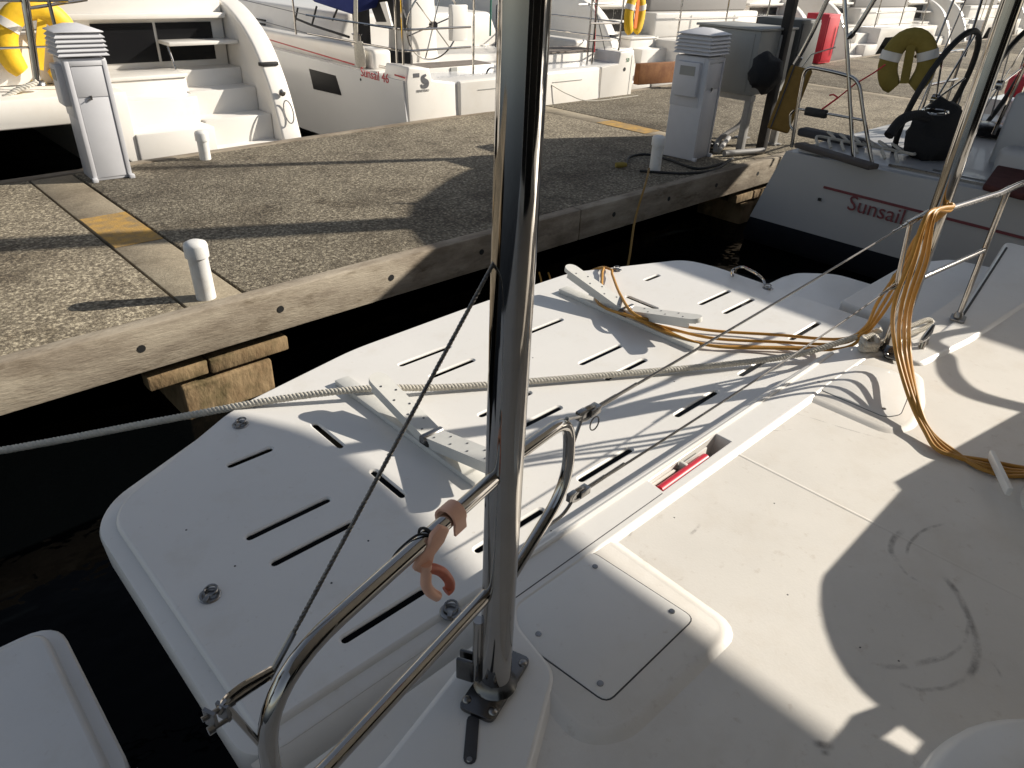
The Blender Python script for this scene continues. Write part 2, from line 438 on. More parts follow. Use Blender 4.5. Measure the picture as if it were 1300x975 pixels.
# dark structure below the slabs
MB().bb((-9, 4.3, .1), (60, 6.2, .47)).build('under_girder', CAPC, dock)
for gx in range(-7, 50, 4):
    for gy in (4.9, 6.2):
        MB().lathe((gx+2.35, gy, -.6), [(.16, 0), (.16, .9)], 12).build('pile', CAPC, dock)
# edge timbers
for a, b in ((-9, -2.4), (-2.393, 4.3), (4.307, 10.9), (10.907, 17.5), (17.507, 24), (24.007, 60)):
    tb = MB().bb((a, 3.645, .405), (b, 3.745, DZ+.012)).build('edge_timber', TIMB, dock, bevel=.012, seg=2)
    n = int((b-a)/.78)
    for k in range(min(n, 9)):
        xx = a+.42+k*.78 if abs(a+2.393) > .01 else -2.393+.18+k*.78
        MB().lathe((xx, 3.646, .545), [(.021, -.004), (.021, .003), (.012, .004)], 10, 'Y').build('bolt_hole', BLACK, tb)
for y0 in (0,):
    MB().prism([(-9, yfar(-9)+.003), (60, yfar(60)+.003), (60, yfar(60)+.1), (-9, yfar(-9)+.1)], .35, DZ+.01).build('edge_timber', TIMB, dock, bevel=.01)
# ledger and pile cap visible under the edge
for cx in (-4.6, 1.07, 7.0):
    MB().bb((cx-.16, 3.70, .25), (cx+.17, 3.80, .335)).build('ledger_block', CAPC, dock, bevel=.012)
    MB().bb((cx+.178, 3.69, .245), (cx+.66, 3.80, .335)).build('ledger_block', CAPC, dock, bevel=.012)
    MB().bb((cx, 3.70, -.5), (cx+.545, 4.25, .215)).build('pile_cap', CAPC, dock, bevel=.02, seg=3)

# ------------------------------------------------------------------ pvc pipe posts on the dock
def pipe_post(loc, h, label, r=.052, lean=0):
    t = empty('pipe_post', loc, label, 'pipe post', 'white capped pipe posts on the dock')
    x, y, z = loc
    ax = [Vector((x, y, z-.02)), Vector((x+lean*h, y, z+h-.075))]
    MB().tube([ax[0], ax[0].lerp(ax[1], .5), ax[1]], r, 24).build('pipe', PVC, t)
    c = ax[1]
    MB().lathe(c, [(r+.001, -.02), (r+.010, -.018), (r+.010, .045), (r+.004, .060), (r-.02, .071), (.012, .074)], 24).build('cap', PVC, t, smooth=50)
    return t
p0 = pz(262, 377, DZ)
pipe_post((p0.x, p0.y, DZ), .335, 'white capped pipe post beside the joint strip near the dock edge in front', .053, -.02)
p1 = pz(261, 202, DZ)
pipe_post((p1.x, p1.y, DZ), .26, 'cream pipe post in front of the boarding steps of the left catamaran', .05, 0)
p2 = pz(831, 216, DZ)
pipe_post((p2.x, p2.y, DZ), .33, 'shaded pipe post standing just left of the louvred pedestal by the grey cabinet', .055, 0)
p3 = pz(850, 108, DZ)
t3 = pipe_post((p3.x-.1, p3.y-.3, DZ), .37, 'distant grey pipe post with rope wound round it by the brown timber', .06, 0)
# rope wound around it is its own thing
rp = []
for k in range(70):
    a = k*.55; rp.append((p3.x-.1+.075*cos(a), p3.y-.3+.075*sin(a), DZ+.06+.003*k))
tag(MB().tube(rp, .011, 6).build('rope_coil', ROPE), 'pale rope wound round the distant grey pipe post', 'rope')

# ------------------------------------------------------------------ power pedestals
def pedestal(loc, rz, w, h, label):
    t = empty('power_pedestal', (0, 0, 0), label, 'power pedestal', 'shore power pedestals on the dock')
    d = w*1.0
    def b(name, fn, bevel=.006, m=PEDW, parent=None, sm=40):
        mb = MB(); fn(mb); return mb.build(name, m, parent or t, bevel=bevel, smooth=sm)
    b('housing', lambda q: q.bb((-w/2, -d/2, 0), (w/2, d/2, h*.80)), .008)
    b('upper_shroud', lambda q: q.bb((-w/2-.012, -d/2-.012, h*.55), (w/2+.012, d/2+.012, h*.82)) if False else q.bb((-w/2-.006, -d/2+.03, h*.42), (w/2+.006, d/2+.006, h*.795)), .006)
    # door panels on the front, recessed frame
    f = b('front_frame', lambda q: (q.bb((-w/2+.001, -d/2-.012, .02), (-w/2+.035, -d/2+.002, h*.785)), q.bb((w/2-.035, -d/2-.012, .02), (w/2-.001, -d/2+.002, h*.785)),
          q.bb((-w/2+.0355, -d/2-.012, h*.755), (w/2-.0355, -d/2+.002, h*.785))), .003)
    b('upper_door', lambda q: q.bb((-w/2+.04, -d/2-.007, h*.56), (w/2-.04, -d/2-.001, h*.75)), .002)
    b('lower_door', lambda q: q.bb((-w/2+.04, -d/2-.006, .025), (w/2-.04, -d/2-.0005, h*.555)), .002)
    b('latch', lambda q: (q.box((-.02, -d/2-.016, h*.557), (.012, .018, .03)), q.tube([(-.02, -d/2-.025, h*.557), (-.055, -d/2-.025, h*.54)], .004, 6)), 0, DULL)
    # louvred hood
    for k in range(5):
        z = h*.815+k*h*.027; e = .028-.0015*k
        a, c = w/2+e, d/2+e
        def lou(q, z=z, a=a, c=c):
            i = .03
            q.loft([[(-a, -c, z), (a, -c, z), (a, c, z), (-a, c, z)], [(-a, -c, z+.006), (a, -c, z+.006), (a, c, z+.006), (-a, c, z+.006)],
                    [(-a+i, -c+i, z+h*.029), (a-i, -c+i, z+h*.029), (a-i, c-i, z+h*.029), (-a+i, c-i, z+h*.029)]])
        b('louvre', lou, 0)
    zt = h*.955
    a = w/2+.022
    b('roof_cap', lambda q: q.loft([[(-a, -a, zt), (a, -a, zt), (a, a, zt), (-a, a, zt)], [(-a, -a, zt+.008), (a, -a, zt+.008), (a, a, zt+.008), (-a, a, zt+.008)],
          [(-a*.28, -a*.28, h), (a*.28, -a*.28, h), (a*.28, a*.28, h), (-a*.28, a*.28, h)]]), .003)
    # meter box on the side
    mb = b('meter_box', lambda q: q.bb((-w/2-.055, -d/2+.05, h*.50), (-w/2+.003, d/2-.05, h*.76)), .012)
    b('meter_window', lambda q: q.bb((-w/2-.058, -d/2+.09, h*.66), (-w/2-.0545, d/2-.09, h*.73)), 0, CABG, mb)
    for sx in (-1, 1):
        b('foot', lambda q: q.bb((sx*w/2-.03 if sx > 0 else sx*w/2-.01, -d/2-.045, -.002), (sx*w/2+.01 if sx > 0 else sx*w/2+.03, -d/2-.003, .03)), .004)
    t.location = loc; t.rotation_euler = (0, 0, rz)
    return t
bpy.context.view_layer.update()
pl = pz(113, 232, DZ); pr = pz(171, 222, DZ)
pedestal(((pl.x+pr.x)/2+.01, pl.y+.15, DZ), radians(-3), .30, 1.15, 'white louvred power pedestal with front doors by the left catamaran')
pq = pz(880, 206, DZ)
q2 = pedestal((pq.x+.19, pq.y+.23, DZ), radians(5), .345, 1.21, 'louvred power pedestal in half shade in front of the big grey cabinet')

# ------------------------------------------------------------------ electrical cabinet on legs
cb = empty('electrical_cabinet', (7.75, 4.35, DZ), 'big grey electrical cabinet raised on four legs behind the louvred pedestal', 'cabinet')
MB().bb((7.22, 4.0, 1.24), (7.92, 4.74, 1.84)).build('cabinet_body', CABG, cb, bevel=.01)
MB().bb((7.20, 3.98, 1.842), (7.94, 4.76, 1.865)).build('cabinet_lid', CABG, cb, bevel=.006)
MB().bb((7.213, 4.06, 1.27), (7.2195, 4.68, 1.81)).build('side_panel', CABG, cb, bevel=.002)
MB().bb((7.98, 3.98, 1.28), (8.42, 4.5, 1.93)).build('side_cabinet', CABD, cb, bevel=.012)
MB().bb((8.0, 3.968, 1.31), (8.40, 3.9795, 1.90)).build('side_cabinet_door', CABD, cb, bevel=.003)
MB().bb((7.922, 4.05, 1.3), (7.978, 4.4, 1.8)).build('spacer', GALV, cb)
MB().bb((7.60, 3.975, 1.44), (7.66, 3.9985, 1.80)).build('cover_strip', GALV, cb, bevel=.003)
for lx, ly in ((7.30, 4.03), (7.30, 4.68), (8.05, 4.05), (8.05, 4.45)):
    MB().bb((lx-.035, ly-.035, DZ), (lx+.035, ly+.035, 1.239 if lx < 8 else 1.279)).build('leg', GALV, cb, bevel=.004)
    MB().bb((lx-.07, ly-.07, DZ+.001), (lx+.07, ly+.07, DZ+.012)).build('leg_foot', GALV, cb)
MB().bb((7.26, 3.99, 1.18), (7.34, 4.72, 1.238)).build('rail', GALV, cb)
tag(MB().tube(catmull([(7.55, 4.2, 1.26), (7.56, 4.2, 1.05), (7.5, 4.2, .9), (7.25, 4.25, .78), (7.08, 4.2, .72), (7.02, 4.15, .66)], 8), .026, 10).build('conduit', CLEARP), 'grey curved flexible conduit dropping from the big cabinet', 'conduit')
for k, (a, b, c, lab) in enumerate((((6.99, 4.03, .682), (7.5, 3.86, .682), .032, 'thick pale pipe lying on the dock under the big cabinet'), ((7.05, 4.14, .68), (7.75, 4.45, .68), .028, 'thinner pale pipe lying askew behind the cabinet leg'))):
    tag(MB().tube([a, Vector(a).lerp(Vector(b), .5), b], c, 14).build('pipe', CLEARP), lab, 'pipe')
# heap of black cable at the pedestal foot
def heap(c, r, n, rad, seed, h=.05):
    rnd = random.Random(seed); pts = []
    for k in range(n):
        a = k*.9+rnd.uniform(-.3, .3); q = r*(.55+.45*rnd.random())
        pts.append((c[0]+q*cos(a), c[1]+.7*q*sin(a), c[2]+rad+h*rnd.random()))
    return catmull(pts, 5)
tag(MB().tube(heap((7.08, 4.32, DZ), .17, 26, .012, 3, .09), .012, 6).build('cable_heap', BLACK), 'tangled black cable heaped between pedestal and cabinet legs', 'cable')
# black hose lying in the shade by the pipe post, yellow plug at its end
hp = [pz(x, y, DZ+.012) for x, y in ((795, 209), (800, 199), (822, 196), (850, 203), (885, 214), (915, 208), (930, 201), (905, 216), (870, 220), (840, 219), (812, 217))]
tag(MB().tube(catmull(hp, 8), .012, 8).build('hose', BLACK), 'black hose looped on the shaded dock round the pipe post', 'hose')
yp = pz(795, 209, DZ+.03)
tag(MB().tube([yp, yp+Vector((-.05, .02, 0)), yp+Vector((-.10, .05, 0))], [.02, .03, .024], 10).build('plug', YDIM), 'small yellow plug at the end of the black hose', 'plug')
# dark post beside the cabinet, with a canvas bag hung on it
dp = pz(966, 190, DZ)
dpo = empty('dock_post', (dp.x, dp.y, DZ), 'tall slim dark brown post standing beside the grey cabinet', 'post')
MB().bb((dp.x-.045, dp.y-.045, DZ), (dp.x+.045, dp.y+.045, DZ+3.2)).build('shaft', DARKPOST, dpo, bevel=.006)
MB().bb((dp.x-.06, dp.y-.06, DZ+3.2), (dp.x+.06, dp.y+.06, DZ+3.23)).build('post_cap', DARKPOST, dpo)
def blob(c, rad, seed, n=16, m=10, k=.18, f=3.0, sq=1.0):
    mb = MB(); rings = []
    for i in range(m+1):
        ph = pi*i/m; row = []
        for j in range(n):
            th = 2*pi*j/n
            d = Vector((sin(ph)*cos(th), sin(ph)*sin(th), cos(ph)))
            s_ = 1+k*noise.noise(d*f+Vector((seed, 0, 0)))
            row.append(Vector((c[0]+d.x*rad[0]*s_, c[1]+d.y*rad[1]*s_, c[2]+d.z*rad[2]*s_)))
        rings.append(row)
    mb.loft(rings); return mb
bg = py(972, 93, 3.72)
tag(blob(bg, (.22, .13, .17), 4, k=.36, f=1.7).build('canvas_bag', CLOTH, smooth=80), 'dark canvas bag hanging in front of the grey cabinet', 'bag')
# brown timber on the far edge, red fire cabinet
bt = pz(828, 108, DZ)
tag(MB().box((bt.x+.25, bt.y+.05, DZ+.17), (1.1, .12, .32), radians(-8)).build('timber_baulk', TIMB2, bevel=.012), 'brown timber baulk lying on the far dock edge beyond the logo boat', 'timber')
rc = pz(1030, 80, DZ)
fc = empty('fire_cabinet', (rc.x, rc.y, DZ), 'red fire cabinet standing on the far side of the dock', 'cabinet')
MB().bb((rc.x-.2, rc.y-.25, DZ+.02), (rc.x+.35, rc.y+.25, DZ+.98)).build('cabinet_body', RED, fc, bevel=.01)
MB().bb((rc.x-.17, rc.y-.268, DZ+.07), (rc.x+.32, rc.y-.2515, DZ+.93)).build('door', RED, fc, bevel=.004)
MB().tube([(rc.x+.26, rc.y-.30, DZ+.2), (rc.x+.26, rc.y-.30, DZ+.75)], .014, 8).build('handle', PVC, fc)
for k in (-.14, .28): MB().bb((rc.x+k-.03, rc.y-.1, DZ), (rc.x+k+.03, rc.y+.1, DZ+.0195)).build('foot', BLACK, fc)
# padded ochre fender board leaning near the neighbour's stern
a = py(1018, 86, 3.45); b = py(987, 166, 3.45)
ax = (a-b).normalized(); sd = Vector((-.47, .88, 0)); sd = (sd-ax*sd.dot(ax)).normalized(); nd = ax.cross(sd)
fb = empty('fender_board', (b.x, b.y, b.z), 'ochre canvas fender board slung upright at the stern of the shaded yacht', 'fender')
L = (a-b).length; Mx = Matrix((sd, nd, ax)).transposed()
MB().box((a+b)/2, (.21, .07, L), M=Mx).build('padded_cover', OCHRE, fb, bevel=.02, seg=3)
for o_ in (-1, 1): MB().box((a+b)/2+nd*(.04*o_)+sd*.07, (.012, .012, L*.98), M=Mx).build('piping', DGREY, fb)
MB().tube([a, a+Vector((.03, -.05, .12)), a+Vector((.05, -.25, .2))], .006, 6).build('lanyard', ROPE, fb)

# ------------------------------------------------------------------ horseshoe lifebuoys
def horseshoe(c, rx, rz_, th, M, label, m=YFOAM, web=YFOAM):
    t = empty('horseshoe_lifebuoy', c, label, 'lifebuoy', 'yellow horseshoe lifebuoys on stern rails')
    pts = []
    for k in range(25):
        w = radians(-62+ (304)*k/24)
        pts.append(Vector((rx*cos(w), 0, rz_*sin(w))))
    c = Vector(c)
    P = [c + M @ p for p in pts]
    fr = frames(P); mb = MB(); n = 12; vs = []; nrm = M @ Vector((0, 1, 0))
    for i, (p, tt, a, b) in enumerate(fr):
        s_ = .72 if i in (0, 24) else (.93 if i in (1, 23) else 1)
        out = nrm.cross(tt).normalized()
        for k in range(n):
            w = 2*pi*k/n; vs.append(p + out*(th*.9*s_*cos(w)) + nrm*(th*.62*s_*sin(w)))
    fs = [(i*n+k, i*n+(k+1) % n, (i+1)*n+(k+1) % n, (i+1)*n+k) for i in range(24) for k in range(n)]
    fs += [tuple(range(n))[::-1], tuple(range(24*n, 25*n))]
    mb.add(vs, fs).build('foam_ring', m, t, smooth=60)
    for w in (20, 160):
        cc = c + M @ Vector((rx*cos(radians(w)), 0, rz_*sin(radians(w))))
        tt = (M @ Vector((-rx*sin(radians(w)), 0, rz_*cos(radians(w))))).normalized()
        o = nrm.cross(tt).normalized(); r_ = []
        for z in (-.035, .035):
            r_.append([cc+tt*z+o*(th*.95*cos(2*pi*k/n))+nrm*(th*.68*sin(2*pi*k/n)) for k in range(n)])
        MB().loft(r_).build('reflective_band', GELFAR, t)
    a = c + M @ Vector((0, -.03, rz_*.8)); b_ = c + M @ Vector((0, -.03, -rz_*.7))
    MB().box((a+b_)/2, (.07, .015, (a-b_).length), M=M).build('webbing', web, t)
    return t

# ------------------------------------------------------------------ our catamaran
XM = 1.845
PZ, BZ, SZ = 0.93, 1.05, 1.036         # platform, coaming and cockpit sole heights
def mir(poly): return [(2*XM-x, y) for x, y in reversed(poly)]
cat = empty('catamaran', (XM, 0, 0), 'white catamaran in the foreground seen from its own cockpit with slotted stern platform', 'catamaran')

def plate(name, outer, holes, ztop, rim, m, parent, hole_wall=.06, cham=.004, smooth=35):
    """flat moulding with a rounded rim and real openings: rim = [(offset, z), ...] outward from the outline"""
    bm = bmesh.new(); b = wloc(parent)
    def loop(poly, z): return [bm.verts.new((x-b.x, y-b.y, z-b.z)) for x, y in poly]
    def edges(vs): return [bm.edges.new((vs[i], vs[(i+1) % len(vs)])) for i in range(len(vs))]
    o = loop(outer, ztop); es = edges(o); hl = []
    for h in holes:
        v = loop(h, ztop); es += edges(v); hl.append((h, v))
    bmesh.ops.triangle_fill(bm, use_beauty=True, edges=es, normal=(0, 0, 1))
    def bridge(a, c):
        for i in range(len(a)): bm.faces.new((a[i], a[(i+1) % len(a)], c[(i+1) % len(a)], c[i]))
    pv_ = o
    for d, z in rim:
        v = loop(offset(outer, d), z); bridge(pv_, v); pv_ = v
    for h, v in hl:
        c = loop(offset(h, -cham), ztop-cham*.7); bridge(v, c)
        e = loop(offset(h, -cham), ztop-hole_wall); bridge(c, e)
    bmesh.ops.recalc_face_normals(bm, faces=bm.faces)
    me = bpy.data.meshes.new(name); bm.to_mesh(me); bm.free()
    up = sum(p.normal.z*p.area for p in me.polygons if abs(p.normal.z) > .9)
    if up < 0: me.flip_normals()
    me.materials.append(m); me.set_sharp_from_angle(angle=radians(smooth)); me.polygons.foreach_set('use_smooth', [abs(p.normal.z) < .9995 for p in me.polygons])
    ob = bpy.data.objects.new(name, me); COL.objects.link(ob); ob.parent = parent; return ob
def slot(x0, y0, x1, y1, r=.0165, n=5):
    d = Vector((x1-x0, y1-y0)).normalized(); p = Vector((-d.y, d.x)); out = []
    a0 = atan2(d.y, d.x)
    for c, s_ in (((x1, y1), -pi/2), ((x0, y0), pi/2)):
        for k in range(n+1):
            w = a0+s_+pi*k/n; out.append((c[0]+r*cos(w), c[1]+r*sin(w)))
    return out

# cockpit sole
MB().bb((-1.2, -2.6, .90), (4.9, .80, SZ)).build('cockpit_sole', SOLE, cat, smooth=0)
MB().tube([(1.815, .80, SZ-.0152), (1.83, -.4, SZ-.0152)], .0165, 24).build('moulded_seam', SOLE, cat)
# coaming / aft beam, with the open slot for the red bar
oc = [(-1.2, .30), (.3, .36), (.55, .49), (.785, .63), (.808, .772), (.85, .815), (2.84, .815), (2.90, .78), (2.905, .655), (3.3, .60), (4.9, .5), (4.9, .885), (3.51, .69), (3.29, .69), (2.91, .80),
      (2.83, .885), (2.7, .925), (.99, .925), (.87, .885), (.788, .80), (.40, .69), (.18, .69), (-1.2, .885)]
oc = roundpoly(oc, .03, 4)
hole = [(1.462, .836), (1.842, .842), (1.842, .905), (1.470, .897)]
def inner(p): return p.y < .66 or (p.y < .83 and .83 < p.x < 2.87)
def rim_at(a, b): return lambda p: b if inner(p) else a
coam = plate('coaming', oc, [hole], BZ, [(rim_at(.006, .004), BZ-.0015), (rim_at(.012, .010), BZ-.006), (rim_at(.016, .016), BZ-.013), (rim_at(.018, .024), BZ-.0195), (rim_at(.019, .028), BZ-.05), (.02, .55)], GEL, cat, hole_wall=.10, cham=.003)
# seam lines on the aft beam
MB().tube([(.86, .829, BZ-.0005), (1.455, .833, BZ-.0005)], .0016, 6).build('joint_line', DGREY, coam)
MB().tube([(.87, .905, BZ-.001), (2.7, .915, BZ-.001)], .009, 8).build('rounded_edge', GEL, coam)
# inside the slot
MB().bb((1.455, .83, .93), (1.85, .91, .952)).build('slot_floor', BLACK, coam)
MB().bb((1.474, .885, .953), (1.60, .893, BZ-.020)).build('slot_liner', SOLE, coam)
MB().bb((1.64, .880, .953), (1.76, .886, BZ-.006)).build('slot_channel', ALU, coam, bevel=.002)
MB().bb((1.625, .868, .953), (1.637, .894, BZ-.004)).build('slot_bracket', ALU, coam, bevel=.002)
tag(MB().tube([(1.476, .856, BZ-.016), (1.60, .859, BZ-.018), (1.725, .8615, BZ-.020)], .0155, 14).build('red_bar', RED), 'red bar lying in the open slot of the white aft beam', 'bar')
MB().tube([(1.55, .843, BZ-.02), (1.585, .846, BZ-.016), (1.60, .847, BZ-.03)], .004, 6).build('slot_clip', ALU, coam)

def raised_panel(pad, panel, screws):
    zt = 1.0455
    pp = roundpoly(pad, .035, 5)
    pt = MB().loft([[(x, y, z) for x, y in offset(pp, d)] for d, z in ((.042, SZ-.004), (.032, SZ+.0008), (.020, SZ+.0045), (.009, SZ+.0095), (.003, zt-.0008), (0, zt))]).build('raised_pad', SOLE, cat, smooth=60)
    out = roundpoly(panel, .022, 4)
    MB().prism(offset(out, .0032), 1.03, zt+.0005).build('gasket', DGREY, pt, smooth=0)
    MB().prism(out, 1.03, zt+.0026).build('hatch_panel', GEL, pt, bevel=.0012, seg=2)
    for sx, sy in screws:
        MB().lathe((sx, sy, zt+.003), [(.0075, 0), (.0072, .0014), (.004, .0018)], 12).build('screw', DULL, pt)
k_ = .9954
raised_panel([(.74, .50), (.80, .456), (1.172, .450), (1.182, .84), (.80, .84)], [(x*k_, y*k_) for x, y in ((.822, .507), (1.146, .514), (1.130, .818), (.838, .818), (.792, .755), (.806, .66))],
             [(1.09, .772), (1.117, .557), (.841, .542), (.834, .719)])
raised_panel([(2.335, .545), (2.42, .515), (2.60, .55), (2.80, .63), (2.81, .70), (2.80, .84), (2.335, .84)], [(2.392, .575), (2.45, .548), (2.58, .575), (2.745, .648), (2.757, .70), (2.71, .795), (2.62, .832), (2.392, .832)],
             [(pz(1039, 486, 1.045).x, pz(1039, 486, 1.045).y), (pz(1122, 520, 1.045).x, pz(1122, 520, 1.045).y)])

# ---------------- stern platform
po = [(.24, .95), (3.44, .95), (3.45, 1.92), (3.40, 2.09), (2.74, 2.355), (2.1, 2.36), (1.36, 2.335), (.82, 2.225), (.315, 1.995), (.24, 1.89)]
po = roundpoly(po, .085, 6)
po = [p for i, p in enumerate(po) if hypot(p[0]-po[i-1][0], p[1]-po[i-1][1]) > .002]
ins = offset(po, lambda p: -(.012+.04*max(0, min(1, (.75-p.x)/.35))))
slots = []
for x0, x1, y in ((.54, .785, 1.56), (.545, .785, 1.424), (.55, .78, 1.083), (.644, .778, 1.906), (2.94, 3.19, 1.67), (2.945, 3.193, 1.535), (2.005, 2.26, 1.148), (1.448, 1.696, 1.125),
                  (1.447, 1.688, 2.097), (1.485, 1.69, 1.945), (2.024, 2.27, 1.638), (2.01, 2.25, 1.49), (1.45, 1.703, 1.465), (1.45, 1.69, 1.612), (2.973, 3.073, 2.03),
                  (2.465, 2.685, 1.157), (2.94, 3.197, 1.186), (2.05, 2.26, 1.98), (.99, 1.24, 1.103)):
    slots.append(slot(x0, y, x1, y))
for x, y0, y1 in ((.964, 1.773, 1.936), (.969, 1.432, 1.583), (2.72, 1.78, 1.95)):
    slots.append(slot(x, y0, x, y1))
def rimoff(k): return k
# ring list is built on the inset outline; the flange spreads back to the true outline
def platform():
    bm_rim = [(.004, PZ-.0012), (.009, PZ-.006), (.012, PZ-.016)]
    ob = plate('stern_platform', ins, slots, PZ, bm_rim, GEL, cat, hole_wall=.008, cham=.006)
    return ob
plat = platform()
fl = []
r0 = offset(ins, .0118); 
MB().loft([[(x, y, PZ-.015) for x, y in r0], [(x, y, PZ-.019) for x, y in offset(po, -.004)], [(x, y, PZ-.022) for x, y in offset(po, .002)], [(x, y, PZ-.032) for x, y in offset(po, .006)], [(x, y, PZ-.12) for x, y in offset(po, .001)], [(x, y, PZ-.13) for x, y in offset(po, -.03)]], cap=False).build('platform_flange', GEL, plat)
# curved apron falling into the gap under the near rail
ap = []
for k in range(9):
    a = radians(90*k/8)
    ap.append([(x, .955-.11*sin(a), PZ-.02-.6*(1-cos(a))) for x in (.245, .5, .75, .95)])
MB().loft(ap, closed=False).build('platform_apron', GEL, plat, smooth=80)
# dinghy chocks: a foot strip on the deck and two hinged arms
def chock(x, yb0, yb1, yh, yt0, yt1, lift):
    c = MB().box((x-.006, (yb0+yb1)/2, PZ+.011), (.062, yb1-yb0, .022)).build('dinghy_chock', ALU, plat, bevel=.004)
    for yt in (yt1, yt0):
        s_ = 1 if yt > yh else -1
        a = Vector((x+.004, yh+.004*s_, PZ+.042)); b = Vector((x+.004, yt, PZ+lift))
        d = (b-a).normalized(); n = Vector((1, 0, 0)).cross(d)
        M = Matrix((Vector((1, 0, 0)), d, n if n.z > 0 else -n)).transposed()
        arm = MB().box((a+b)/2, (.072, (b-a).length, .020), M=M)
        arm.box((a+b)/2+M@Vector((-.030, 0, -.020)), (.008, (b-a).length*.96, .022), M=M)
        arm.box((a+b)/2+M@Vector((.030, 0, -.020)), (.008, (b-a).length*.96, .022), M=M)
        arm.lathe(b+M@Vector((0, 0, -.0101)), [(.0355, 0), (.036, .002), (.036, .018), (.0355, .0202)], 18, M=M)
        arm.build('chock_arm', ALU, plat, bevel=0)
        sc = MB()
        for k in range(7):
            p = a.lerp(b, .10+.13*k)+M@Vector((.018 if k % 2 else -.018, 0, .0095))
            sc.lathe(p, [(.0045, 0), (.004, .0022)], 8, M=M)
        o = sc.build('screw_row', DULL, plat); tag(o, kind='stuff')
    MB().lathe((x-.04, yh, PZ+.045), [(.014, 0), (.016, .004), (.016, .08), (.014, .084)], 14, 'X').build('hinge_pin', DULL, plat)
    MB().box((x, yh, PZ+.030), (.07, .05, .03)).build('hinge_block', BLACK, plat, bevel=.006)
    return c
chock(1.195, 1.31, 2.125, 1.575, 1.25, 1.88, .115)
chock(2.515, 1.40, 2.20, 1.80, 1.45, 2.16, .125)
# flush lifting rings
for fx, fy in ((305, 538), (266, 755), (572, 775), (783, 342), (975, 365)):
    p = pz(fx, fy, PZ+.004)
    q = MB().lathe((p.x, p.y, PZ-.002), [(.028, 0), (.028, .0035), (.025, .006), (.019, .006), (.017, .003)], 20).build('deck_fitting', DULL, plat)
    rg = [(p.x+.017*cos(w*pi/7)+.006, p.y+.017*sin(w*pi/7)+.006, PZ+.010+.004*cos(w*pi/7)) for w in range(14)]
    MB().ring(rg, .0035, 6).build('lifting_ring', DULL, plat)
    MB().box((p.x-.012, p.y-.012, PZ+.008), (.02, .012, .01), .7).build('ring_hinge', DULL, plat, bevel=.002)
for dx, dy in ((.62, 1.26), (1.9, 1.8), (.9, 1.2), (.46, 1.48), (1.2, 1.02), (2.2, 1.3), (.42, 1.7), (.78, 1.33)):
    MB().lathe((dx, dy, PZ-.0005), [(.0032, 0), (.003, .0012)], 8).build('plug', DGREY, plat)
# grab handle on the outer edge
hd = [pz(930, 351, .93), pz(929, 343, .955)+Vector((0, 0, .0)), pz(942, 338, .975), pz(960, 347, .975), pz(969, 354, .95), pz(971, 361, .93)]
MB().tube(fillet(hd, .02, 4), .0075, 8).build('grab_handle', CHROME, plat)

# ---------------- hull sterns either side of the platform
def hull_side(mirror):
    f = mir if mirror else (lambda p: p)
    yb = 1.13 if mirror else 1.27
    t1 = roundpoly([(3.56, .60), (4.88, .76), (4.80, 1.12), (4.48, yb), (3.60, yb)], .05, 4)
    t2 = roundpoly([(3.62, 1.20), (4.44, 1.20), (4.42, 1.62), (4.20, 1.82), (3.62, 1.82)], .09, 6)
    h = plate('hull', f(offset(t2, -.05)), [], .755, [(.004, .7535), (.012, .748), (.016, .738), (.018, .728), (.046, .726), (.052, .720), (.054, .60), (.0, .2), (-.1, -.4)], GEL, cat)
    plate('swim_step', f(offset(t1, -.02)), [], .905, [(.006, .903), (.012, .895), (.015, .88), (.018, .70)], GEL, h)
    xs = 2*XM if mirror else 0
    g = (lambda x: 2*XM-x) if mirror else (lambda x: x)
    MB().loft([[(g(x), y, z) for x, z in ((3.58, .60), (4.86, .60), (4.7, .1), (4.3, -.4), (3.9, -.4), (3.62, .1))] for y in (.66, -3.5)]).build('hull_body', GEL, h)
    return h
hull_side(False); hull_side(True)
MB().bb((-1.2, .42, .30), (4.9, .58, .90)).build('aft_crossbeam', GEL, cat)
MB().tube([(3.52, .693, BZ-.001), (4.78, .86, BZ-.001)], .006, 6).build('deck_joint', BLACK, coam)

# ---------------- canopy posts
PA, PB = Vector((.672, .686, BZ)), Vector((2.912, .772, BZ))
def post(p, quad, name='canopy_post'):
    t = MB().tube([p+Vector((0, 0, z)) for z in (.0, .4, .8, 1.2, 1.6, 1.99)], .0322, 40, cap=False).build(name, CHROME, cat, smooth=60)
    MB().prism(roundpoly(quad, .016, 4), BZ, BZ+.011).build('base_plate', PLATE, t, bevel=.002)
    MB().lathe(p+Vector((0, 0, .0105)), [(.046, 0), (.042, .006), (.036, .013), (.0325, .024)], 32).build('weld_collar', PLATE, t, smooth=70)
    c = sum((Vector((x, y, 0)) for x, y in quad), Vector())/4
    for x, y in quad:
        q = Vector((x, y, 0)).lerp(c, .24)
        MB().lathe((q.x, q.y, BZ+.0105), [(.0095, 0), (.009, .0025), (.006, .005), (.002, .006)], 12).build('bolt', DULL, t)
    return t
qa = [(.578, .695), (.606, .622), (.770, .678), (.742, .750)]
postA = post(PA, qa)
qb = [(2.825, .76), (2.84, .695), (2.995, .78), (2.975, .842)]
postB = post(PB, qb)
lg = MB().box((PA.x-.047, PA.y+.04, BZ+.05), (.010, .04, .06), .5).build('lug', PLATE, postA, bevel=.004)
MB().box((PA.x-.028, PA.y+.052, BZ+.05), (.010, .04, .06), .5).build('lug', PLATE, postA, bevel=.005)
MB().tube([(PA.x-.03, PA.y+.022, BZ+.03), (PA.x-.03, PA.y+.022, BZ+.20)], .011, 10).build('stay_rod', CHROME, postA)

